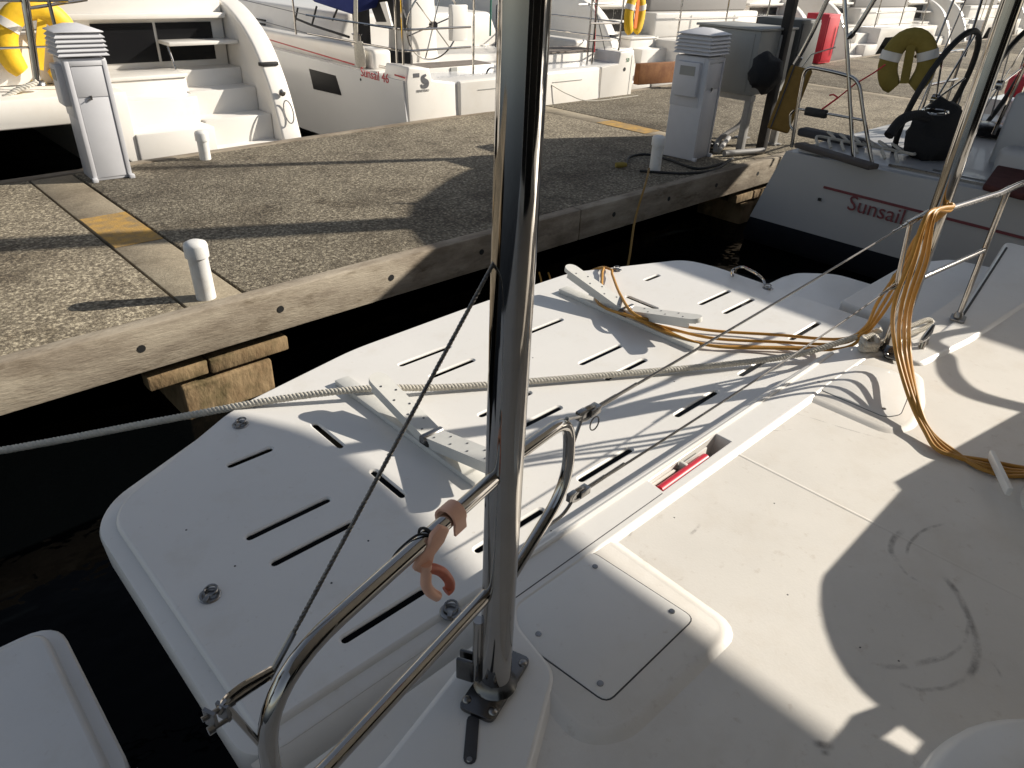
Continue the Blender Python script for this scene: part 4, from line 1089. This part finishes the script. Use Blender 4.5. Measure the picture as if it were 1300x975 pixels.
# lettering and emblem
zt = Matrix.Identity(4)
sx = 7.32-2.12
def side_text(body, size, y, z, col, parent, shear=0.0):
    return text('lettering', body, size, col, parent, frame_mat((sx-.002, y, z), (0, -1, -.018), (0, 0, 1)), shear, .003)
ta = px(457, 93, sx-.01); tb2 = px(497, 104, sx-.01)
nm = side_text('Sunsail 46', .15, ta.y, ta.z-.03, DECALR, h6)
sc_ = (ta.y-tb2.y)/max(.01, nm.dimensions.y) if nm.dimensions.y > .01 else 1
def stripe(x, y0, z0, y1, z1, h, m, parent, t=.004):
    MB().add([(x, y0, z0), (x, y1, z1), (x, y1, z1+h), (x, y0, z0+h), (x+t, y0, z0), (x+t, y1, z1), (x+t, y1, z1+h), (x+t, y0, z0+h)],
             [(0, 1, 2, 3), (7, 6, 5, 4), (0, 4, 5, 1), (3, 2, 6, 7), (0, 3, 7, 4), (1, 5, 6, 2)]).build('stripe', m, parent, smooth=0)
s0 = px(450, 83, sx); s1 = px(342, 51, sx)
stripe(sx-.003, s0.y, s0.z, s1.y+.3, s1.z+.01, .016, DECALR, h6)
s0 = px(514, 100, sx); s1 = px(501, 96, sx)
stripe(sx-.003, s0.y+.0, s0.z, s1.y, s1.z, .018, DECALR, h6)
wq = [px(x, y, sx-.002) for x, y in ((392, 87), (426, 96), (433, 121), (398, 113))]
MB().extr(wq, (.006, 0, 0)).build('hull_window', GLASS, h6, smooth=0)
d = px(458, 101, sx); MB().lathe((sx-.004, d.y, d.z), [(.016, 0), (.016, .006)], 10, 'X').build('skin_fitting', BLACK, h6)
# seahorse-like emblem, made as one flat curl
yk = Y46-.004
e = [py(x, y, yk) for x, y in ((541, 95), (537, 98), (538, 102), (542, 105), (541, 109), (536, 110), (535, 107))]
fr = catmull(e, 6); n = len(fr); q = MB(); vs = []
for i, p in enumerate(fr):
    t_ = (fr[min(i+1, n-1)]-fr[max(i-1, 0)]).normalized(); u_ = Vector((-t_.z, 0, t_.x))
    w_ = .012+.020*sin(pi*min(1, i/n*1.15))
    vs += [p+u_*w_, p-u_*w_]
q.add(vs, [(2*i, 2*i+1, 2*i+3, 2*i+2) for i in range(n-1)])
q.build('emblem', DECALG, ql, smooth=0)
p = py(529, 116, yk); text('maker_lettering', 'BENETEAU', .038, DECALG, ql, frame_mat((p.x, yk, p.z-.012), (1, 0, 0), (0, 0, 1)), 0, .001)
p = py(525, 96, yk); MB().bb((p.x, yk, p.z-.022), (p.x+.085, yk+.003, p.z+.022)).build('builder_plate', DECALG, ql)
p = py(795, 76, yk); text('number_lettering', '50', .08, GREEN, qr, frame_mat((p.x, yk, p.z-.03), (1, 0, 0), (0, 0, 1)), 0, .001)
p = py(793, 88, yk); MB().lathe((p.x, yk, p.z), [(.028, 0), (.028, .003)], 12, 'Y').build('outlet', BLACK, qr)
# deck, cockpit, coach roof
dk6 = MB().prism([(5.24, 7.9), (9.40, 7.9), (9.40, 13), (8.6, 17), (7.32, 19.6), (6.0, 17), (5.24, 13)], 1.08, 1.12).build('deck', GELFAR, y6)
part('aft_deck', GELFAR, dk6, lambda q: q.bb((5.6, Y46+.14, .6), (9.06, 7.9, .98)), .01)
bn = part('helm_bench', GELFAR, y6, lambda q: q.bb((5.72, 7.62, 1.0), (6.95, 8.0, 1.16)), .02)
part('teak_top', TEAK, bn, lambda q: q.bb((5.76, 7.63, 1.161), (6.9, 7.99, 1.17)))
part('bench_latch', CABG, bn, lambda q: q.bb((6.2, 7.606, 1.05), (6.3, 7.619, 1.15)))
bn2 = part('helm_bench', GELFAR, y6, lambda q: q.bb((7.75, 7.62, .9), (8.95, 8.1, 1.24)), .03)
part('teak_top', TEAK, bn2, lambda q: q.bb((7.8, 7.6, 1.241), (9.0, 8.1, 1.256)))
co6 = part('coaming', GELFAR, y6, lambda q: q.bb((5.34, 8.05, 1.1), (5.62, 12, 1.34)), .05, seg=3)
part('coaming', GELFAR, y6, lambda q: q.bb((9.0, 8.05, 1.1), (9.3, 12, 1.34)), .05, seg=3)
pd = part('helm_pedestal', GELFAR, y6, lambda q: q.loft([[(6.1+a*.06, 8.45, z), (6.72-a*.06, 8.45, z), (6.66-a*.06, 9.0, z), (6.16+a*.06, 9.0, z)] for a, z in ((0, .9), (1, 1.3), (1.6, 1.9))]), .04, seg=3)
def wheel(c, r, root, name='steering_wheel', m=CHROME, rimm=BLACK, tilt=.15, rr=.018):
    c = Vector(c); R = Matrix.Rotation(tilt, 3, 'X')
    w = MB().ring([c+R@Vector((r*cos(k*pi/24), 0, r*sin(k*pi/24))) for k in range(48)], rr, 8).build(name, rimm, root)
    s_ = MB()
    for k in range(6):
        a_ = k*pi/3+.3; s_.tube([c, c+R@Vector((r*cos(a_), 0, r*sin(a_)))], .009, 6)
    s_.lathe(c, [(.05, -.03), (.05, .03)], 12, 'Y'); s_.build('spokes', m, w); return w
wc = py(550, 32, 8.2); wheel((wc.x, 8.2, wc.z), .42, y6, rimm=CHROME, rr=.011)
wheel((8.35, 8.5, 1.7), .42, y6, rr=.011)
part('cockpit_floor', GELFAR, y6, lambda q: q.bb((5.65, 7.95, .7), (9.0, 12, .86)), .01)
cr = part('coach_roof', GELFAR, y6, lambda q: q.loft([[(5.75+.12*a, yy, z) for a, z in ()] or [(5.72, yy, 1.1), (8.92, yy, 1.1), (8.65, yy, 1.62), (6.0, yy, 1.62)] for yy in (9.6, 15.5)]), .06, seg=3)
for k in range(4):
    p = px(352, 6+k*4.2, 5.78)
part('louvre_vent', BLACK, cr, lambda q: [q.bb((5.725-.012+.012*k, 11.6, 1.21+.055*k), (5.735+.012*k, 12.1, 1.235+.055*k)) for k in range(4)])
part('window_line', GLASS, cr, lambda q: q.bb((5.735, 9.9, 1.14), (5.752, 11.2, 1.19)))
# blue canvas over the coach roof edge with black straps
cv = py(400, 4, 9.8)
bc = MB().extr([px(x, y, 5.62) for x, y in ((372, -22), (462, -30), (446, 19), (398, 3))], (.5, 0, .1)).build('spray_hood', BLUE, y6, bevel=.03, seg=3)
for x0, y0, x1, y1 in ((402, 8, 396, 32), (378, 10, 374, 30), (428, 12, 422, 26)):
    MB().tube([px(x0, y0, 5.60), px(x1, y1, 5.56)], .014, 6).build('strap', BLACK, bc)
tb('grab_line', [px(374, 23, 5.55), px(396, 32, 5.55), px(443, 47, 5.55)], .016, y6, BLACK)
part('dark_opening', GLASS, y6, lambda q: q.bb((5.9, 9.3, 1.2), (6.15, 9.34, 1.95)), 0)
part('dodger_window', BLACK, y6, lambda q: q.extr([px(x, y, 6.0) for x, y in ((466, -5), (505, -6), (520, 40), (480, 34))], (.03, 0, 0)))
part('hatch_frame', GELFAR, y6, lambda q: q.extr([px(x, y, 5.65) for x, y in ((482, 3), (489, 2), (497, 33), (477, 31), (476, 28), (491, 28))], (.03, 0, 0)))
# stanchions, pushpit, backstay and folded lines
for x, y0 in ((512, 82), (504, 80), (376, 44)):
    a = px(x, y0, 5.3); tb('stanchion', [a, a+Vector((0, 0, .82))], .013, y6)
for zz_ in (1.62, 1.40):
    tb('pushpit_rail', [(5.30, 9.5, zz_), (5.30, 7.55, zz_), (5.35, 7.35, zz_), (6.30, 7.35, zz_+.01)], .012, y6, f=.1)
    tb('lifeline', [(5.30, 9.5, zz_), (5.32, 12.2, zz_+.1)], .005, y6, WIRE)
    tb('pushpit_rail', [(9.34, 9.5, zz_), (9.34, 7.5, zz_), (9.2, 7.35, zz_), (8.5, 7.35, zz_+.01)], .012, y6, f=.1)
for x, y in ((6.33, 7.33), (8.5, 7.35), (9.2, 7.36), (8.62, 7.36)):
    tb('stanchion', [(x, y, 1.0), (x, y, 1.95)], .013, y6)
tb('backstay', [(5.5, 7.5, 1.1), (6.8, 9.0, 6.5)], .007, y6, WIRE)
tb('backstay', [(9.14, 7.5, 1.1), (7.9, 9.0, 6.5)], .007, y6, WIRE)
part('raft_case', GELFAR, y6, lambda q: q.bb((6.36, 7.78, 1.43), (6.62, 7.86, 1.84)), .015)
tb('flag_staff', [(6.80, 7.55, 1.5), (6.80, 7.55, 2.3)], .012, y6, GREENP)
for dx in (0, .16):
    tb('boarding_ladder', [(6.92+dx, 7.28, 1.05), (6.92+dx, 7.30, 1.22), (7.06+dx, 7.30, 1.22), (7.06+dx, 7.28, 1.05)], .012, y6, f=.05)
tb('grab_handle', [(6.48, 7.28, 1.06), (6.56, 7.3, 1.16), (6.72, 7.3, 1.16)], .012, y6, f=.05)
tb('cleat', [(5.36, 7.95, 1.17), (5.36, 7.72, 1.17)], .018, y6)
part('winch', CHROME, co6, lambda q: q.lathe((5.48, 8.6, 1.33), [(.08, 0), (.075, .04), (.05, .06), (.05, .12), (.07, .14), (.02, .15)], 16))
part('seat_back', DGREY, y6, lambda q: q.bb((8.0, 8.7, 1.2), (8.9, 8.78, 1.78)), .02)
for a, b in (((8.55, 7.4, 1.25), (8.58, 7.42, 1.95)), ((8.70, 7.4, 1.25), (8.66, 7.42, 1.95))):
    tb('red_halyard', [a, b], .010, y6, STRAPR)
tb('boat_hook_rack', [(8.25, 7.38, 1.86), (9.0, 7.38, 1.88)], .014, y6, PVC)
part('white_panel', GELFAR, y6, lambda q: q.bb((8.3, 8.9, 1.0), (9.0, 9.0, 1.7)), .02)
part('fabric_cover', CLOTH, y6, lambda q: q.bb((5.7, 8.1, 1.05), (6.0, 8.9, 1.3)), .06)
mc = px(458, 60, 5.4)
# coil of rope hanging on the pushpit
q = MB()
for k in range(9):
    o = (k-4)*.014
    q.tube(catmull([(5.29, 8.25+o, 1.42), (5.27, 8.20+o*1.5, 1.25), (5.28, 8.22+o*1.2, 1.13), (5.30, 8.32+o, 1.2), (5.30, 8.34+o*.6, 1.45), (5.32, 8.32+o*.5, 1.9)], 6), .009, 6)
tag(q.build('rope_coil', ROPE), 'coil of pale rope hanging from the rail of the yacht with red lettering', 'rope')
horseshoe(py(806, 18, 7.42), .16, .27, .095, Matrix.Rotation(radians(4), 3, 'Z') , 'yellow horseshoe lifebuoy on the stern rail of the yacht with the grey emblem', YFOAM, ORNG)
tag(MB().tube(catmull([py(700, 108, 7.2), py(722, 120, 7.1), py(750, 128, 6.98), (9.2, 6.9, .69)], 6), .006, 6).build('dock_line', ROPE), 'thin white line slung from the emblem yacht stern to the dock', 'rope')

# ------------------------------------------------------------------ shaded yacht at right with twin wheels
yr = empty('sailing_yacht', (8.4, 3.1, 0), 'shaded white yacht at right with twin black steering wheels and dark red stripe', 'sailing yacht')
XS = 6.40
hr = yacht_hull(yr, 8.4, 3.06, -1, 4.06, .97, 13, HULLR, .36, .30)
hx = 6.37
a = px(1045, 239, hx-.004); b = px(1300, 306, hx-.004)
stripe(hx-.004, a.y, a.z, b.y-1.2, b.z-.01, .020, DECALM, hr, .012)
ta = px(1072, 266, hx-.035); 
text('lettering', 'Sunsail', .180, DECALM, hr, frame_mat((hx-.006, ta.y, ta.z), (0, -1, -.03), (0, 0, 1)), 0, .002)
d = px(1038, 254, hx-.03); MB().bb((hx-.004, d.y-.012, d.z-.012), (hx+.02, d.y+.012, d.z+.012)).build('skin_fitting', BLACK, hr)
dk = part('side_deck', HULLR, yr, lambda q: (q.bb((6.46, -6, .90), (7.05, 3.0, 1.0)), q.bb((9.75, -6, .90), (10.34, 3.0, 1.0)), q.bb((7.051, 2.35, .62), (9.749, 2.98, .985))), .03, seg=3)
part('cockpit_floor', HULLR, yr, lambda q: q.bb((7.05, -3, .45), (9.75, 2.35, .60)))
part('toe_rail', DULL, dk, lambda q: q.bb((6.47, -6, 1.0005), (6.49, 2.2, 1.018)))
part('genoa_track', DULL, dk, lambda q: q.bb((6.62, -6, 1.0005), (6.65, 1.9, 1.012)))
a = pz(1020, 164, 1.05); b = pz(1100, 180, 1.05)
part('stern_cushion', DGREY, yr, lambda q: q.box(((a.x+b.x)/2, (a.y+b.y)/2+.02, 1.03), ((b-a).length, .16, .075), atan2(b.y-a.y, b.x-a.x)), .025, seg=3)
a = pz(1012, 184, 1.02); b = pz(1108, 213, 1.02)
part('side_pad', BROWNP, yr, lambda q: q.box(((a.x+b.x)/2+.03, (a.y+b.y)/2, 1.02), ((b-a).length, .12, .045), atan2(b.y-a.y, b.x-a.x)), .015, seg=3)
# coamings and seats
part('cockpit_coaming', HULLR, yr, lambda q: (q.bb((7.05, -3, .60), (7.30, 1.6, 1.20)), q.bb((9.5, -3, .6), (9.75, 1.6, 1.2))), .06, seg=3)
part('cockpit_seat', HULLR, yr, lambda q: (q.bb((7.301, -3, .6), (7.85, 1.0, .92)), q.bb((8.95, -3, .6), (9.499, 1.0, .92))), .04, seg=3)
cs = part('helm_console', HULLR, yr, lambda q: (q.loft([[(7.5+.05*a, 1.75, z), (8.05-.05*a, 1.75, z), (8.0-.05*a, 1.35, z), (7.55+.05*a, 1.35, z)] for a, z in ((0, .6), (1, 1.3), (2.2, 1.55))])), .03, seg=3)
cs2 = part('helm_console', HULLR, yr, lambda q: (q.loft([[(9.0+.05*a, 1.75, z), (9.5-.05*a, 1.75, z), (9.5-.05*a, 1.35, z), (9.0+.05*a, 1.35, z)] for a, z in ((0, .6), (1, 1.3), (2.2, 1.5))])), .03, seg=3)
wheel((7.50, 2.32, 1.42), .58, yr, rr=.026, tilt=.2)
wheel((9.35, 2.32, 1.42), .58, yr, rr=.026, tilt=.2)
for x in (7.6, 7.95):
    tb('console_rail', [(x, 1.8, 1.2), (x+.02, 1.75, 1.85), (x+.02, 1.5, 1.85), (x, 1.45, 1.4)], .016, yr)
part('instrument_pod', BLACK, cs, lambda q: q.box((7.9, 1.6, 1.72), (.30, .06, .2), 0, 0, -.4), .02)
# stern pulpits, posts
def frame_rail(pts, name='pushpit_rail', r=.0155): return tb(name, pts, r, yr, CHROME, .09, 10)
P = lambda x, y, X=6.5: px(x, y, X)
frame_rail([P(1005, 187), P(1012, 140), P(1022, 84), P(1062, 92), P(1090, 100), P(1097, 150), P(1107, 207)])
frame_rail([P(1012, 138), P(1060, 146), P(1098, 153)], r=.011)
frame_rail([P(1008, 140), P(1003, 145), P(1003, 160), P(1007, 165)], r=.011)
frame_rail([P(1084, 213), P(1077, 90), P(1069, -60)], 'bimini_post', .017)
frame_rail([P(1014, 74), P(1032, 40), P(1054, -8), P(1075, -50)], 'bimini_brace', .019)
frame_rail([P(1077, 48), P(1085, 40), P(1110, 0), P(1130, -36)], 'bimini_brace', .019)
part('brace_joint', DULL, yr, lambda q: (q.tube([P(1016, 72), P(1010, 82)], .028, 8), q.tube([P(1078, 47), P(1083, 42)], .026, 8)))
XR = 9.9
for pts in (([(10.25, 3.05, 1.0), (10.2, 3.02, 1.66), (9.3, 2.98, 1.66), (9.28, 2.98, 1.0)]), ([(10.22, 3.0, 1.34), (9.3, 2.98, 1.34)]), ([(9.3, 2.98, 1.66), (8.6, 2.98, 1.66)])):
    frame_rail(pts)
frame_rail([(10.2, 2.9, 1.0), (10.2, 2.9, 3.0)], 'bimini_post', .018)
frame_rail([(9.2, 2.7, 1.66), (9.75, 2.9, 3.0)], 'bimini_brace', .015)
frame_rail([(8.75, 2.95, 1.0), (9.35, 2.95, 3.0)], 'bimini_brace', .012)
frame_rail([(8.88, 2.9, 1.0), (9.6, 2.9, 3.0)], 'bimini_brace', .008)
# canvas bimini (its shade lies over the dock and the platform corner) and covered boom
bo_ = roundpoly([(6.80, -2.5), (10.95, -2.5), (10.92, 2.56), (9.7, 3.25), (8.5, 3.14), (7.25, 2.42), (6.85, 1.6)], .5, 5)
bim = part('bimini_canvas', DGREY, yr, lambda q: q.prism(bo_, 2.955, 2.985), .008)
frame_rail([(6.5, .2, 1.0), (6.8, .2, 2.95)], 'bimini_post', .016)
MB().tube([(8.4, -7.0, .9), (8.4, -7.0, 15)], .09, 14).build('mast', ALU, yr)
MB().lathe((8.55, 1.45, .9), [(.14, 0), (.14, 4.6)], 12).build('shade_pole', ALU, yr)  # unseen pole added and thickened to cast the soft band across the dock
part('shade_pole_dome', GELFAR, yr, lambda q: q.lathe((8.55, 1.45, 5.5), [(.2, 0), (.25, .05), (.25, .15), (.15, .22)], 18))
# black bag slung between the consoles, with a bright lid ring
bp_ = py(1187, 168, 2.15)
bag = tag(blob((bp_.x+.03, 2.15, bp_.z-.02), (.36, .20, .27), 2.2, 20, 14, .22, 2.4).build('deck_bag', CLOTH, smooth=80), 'lumpy black canvas bag slung at the stern of the shaded yacht', 'bag')
lr = py(1187, 142, 2.10)
MB().ring([(lr.x+.15*cos(k*pi/12), lr.y+.09*sin(k*pi/12), lr.z+.0) for k in range(24)], .011, 6).build('rim_ring', CHROME, bag)
MB().tube(catmull([py(1128, 172, 2.2), py(1145, 152, 2.18), py(1165, 146, 2.15), py(1180, 150, 2.1)], 6), .04, 8).build('bag_strap', CLOTH, bag)
MB().tube(catmull([py(1210, 150, 2.1), py(1222, 155, 2.1), py(1232, 172, 2.0)], 6), .035, 8).build('bag_strap', CLOTH, bag)
MB().tube([py(1196, 182, 2.1), py(1186, 205, 2.1)], .016, 6).build('hanging_cord', CLOTH, bag)
# maroon folded cover, dark cushions, towel-like bits further forward
mq = [pz(x, y, 1.06) for x, y in ((1302, 160), (1249, 233), (1300, 246), (1345, 250), (1350, 175))]
tag(MB().extr(mq, (0, 0, -.05)).build('folded_cover', MAROON, bevel=.015), 'dark maroon cover folded over the deck of the shaded yacht', 'cover')
a = pz(1252, 168, 1.02)
part('deck_hatch', GLASS, yr, lambda q: q.lathe((a.x+.1, a.y, 1.0), [(.26, 0), (.26, .05), (.2, .09), (.05, .1)], 20))
p = pz(1290, 112, 1.25)
part('cushion', RED, yr, lambda q: q.bb((p.x-.1, p.y-.3, 1.15), (p.x+.3, p.y+.1, 1.4)), .05)
# yellow lifebuoy and its light on that yacht's pushpit
hb = py(1152, 82, 2.5)
horseshoe(hb, .15, .21, .088, Matrix.Rotation(radians(-66), 3, 'Z') @ Matrix.Rotation(radians(-6), 3, 'Y'), 'faded yellow horseshoe lifebuoy on the pushpit of the shaded yacht', YDIM, YDIM)
# winch handle, red tackle
tk = MB().tube([P(1035, 145), P(1064, 124)], .008, 6).tube([P(1064, 124), P(1085, 107), P(1110, 92), P(1124, 82)], .006, 6)
tk.tube([P(1064, 124), P(1058, 120), P(1053, 121)], .007, 6)
tag(tk.build('red_lashing', STRAPR), 'red lashing tied from the shaded yacht deck up to its pushpit', 'rope')
part('fairlead', BLACK, yr, lambda q: q.box(P(1036, 143), (.05, .20, .07)), .012)
lc = MB()
rr_ = random.Random(5)
for k in range(7):
    y0 = 2.9-.12*k
    lc.tube(catmull([(6.62+rr_.uniform(-.02, .02), y0, 1.02), (6.75, y0+.08, 1.07), (6.9, y0-.02, 1.05), (7.0, y0+.1, 1.08), (7.02, y0-.05, 1.02)], 5), .013, 6)
tag(lc.build('line_flakes', ROPE), 'pale lines flaked along the stern deck of the shaded yacht', 'rope')
# far part of the dock: coils on the bollards

# ------------------------------------------------------------------ next yacht along the dock (canopy and curtain added to shade the yacht before it)
y3 = empty('sailing_yacht', (13.4, 3.0, 0), 'grey shaded yacht at the right frame edge beyond the twin wheel yacht', 'sailing yacht')
yacht_hull(y3, 13.4, 2.9, -1, 4.1, 1.05, 13, HULL, .3, .3)
part('deck', HULL, y3, lambda q: q.prism([(11.4, 2.7), (15.4, 2.7), (15.4, -6), (11.4, -6)], 1.0, 1.06), .01)
part('coach_roof', HULL, y3, lambda q: q.loft([[(11.8, yy, 1.06), (15.0, yy, 1.06), (14.7, yy, 1.7), (12.1, yy, 1.7)] for yy in (-.8, -8)]), .08, seg=3)
part('bimini_canvas', CABG, y3, lambda q: q.prism(roundpoly([(10.95, -5), (15.4, -5), (15.4, 1.1), (10.95, 1.1)], .4, 5), 2.72, 2.76), .01)
part('sail_cover', DGREY, y3, lambda q: q.lathe((13.4, -6, 2.4), [(.2, 0), (.22, 2), (.2, 5.6), (.08, 6.2)], 14, 'Y'), 0)
part('shade_curtain', CABG, y3, lambda q: q.prism([(10.96, -5), (11.0, -5), (11.0, 1.5), (10.96, 1.5)], 1.45, 2.715), 0)  # curtain added to block low sun from the neighbouring deck
for x in (11.5, 15.3):
    for y in (.8, -2.5):
        tb('bimini_post', [(x, y, 1.0), (x, y, 2.72)], .016, y3)
tb('pushpit_rail', [(11.5, 1.2, 1.65), (11.5, 2.7, 1.65), (13.0, 2.75, 1.65), (13.0, 2.75, 1.05)], .015, y3, f=.1)
tb('stanchion', [(11.5, 2.7, 1.05), (11.5, 2.7, 1.65)], .013, y3)
wheel((12.4, 1.6, 1.6), .5, y3)
part('helm_seat', GELFAR, y3, lambda q: q.bb((11.6, 1.7, 1.06), (12.9, 2.3, 1.45)), .04)
part('seat_cushion', BLUE, y3, lambda q: q.bb((11.7, 1.72, 1.451), (12.2, 2.25, 1.55)), .03)
part('seat_cushion', RED, y3, lambda q: q.bb((12.3, 1.72, 1.451), (12.8, 2.25, 1.55)), .03)
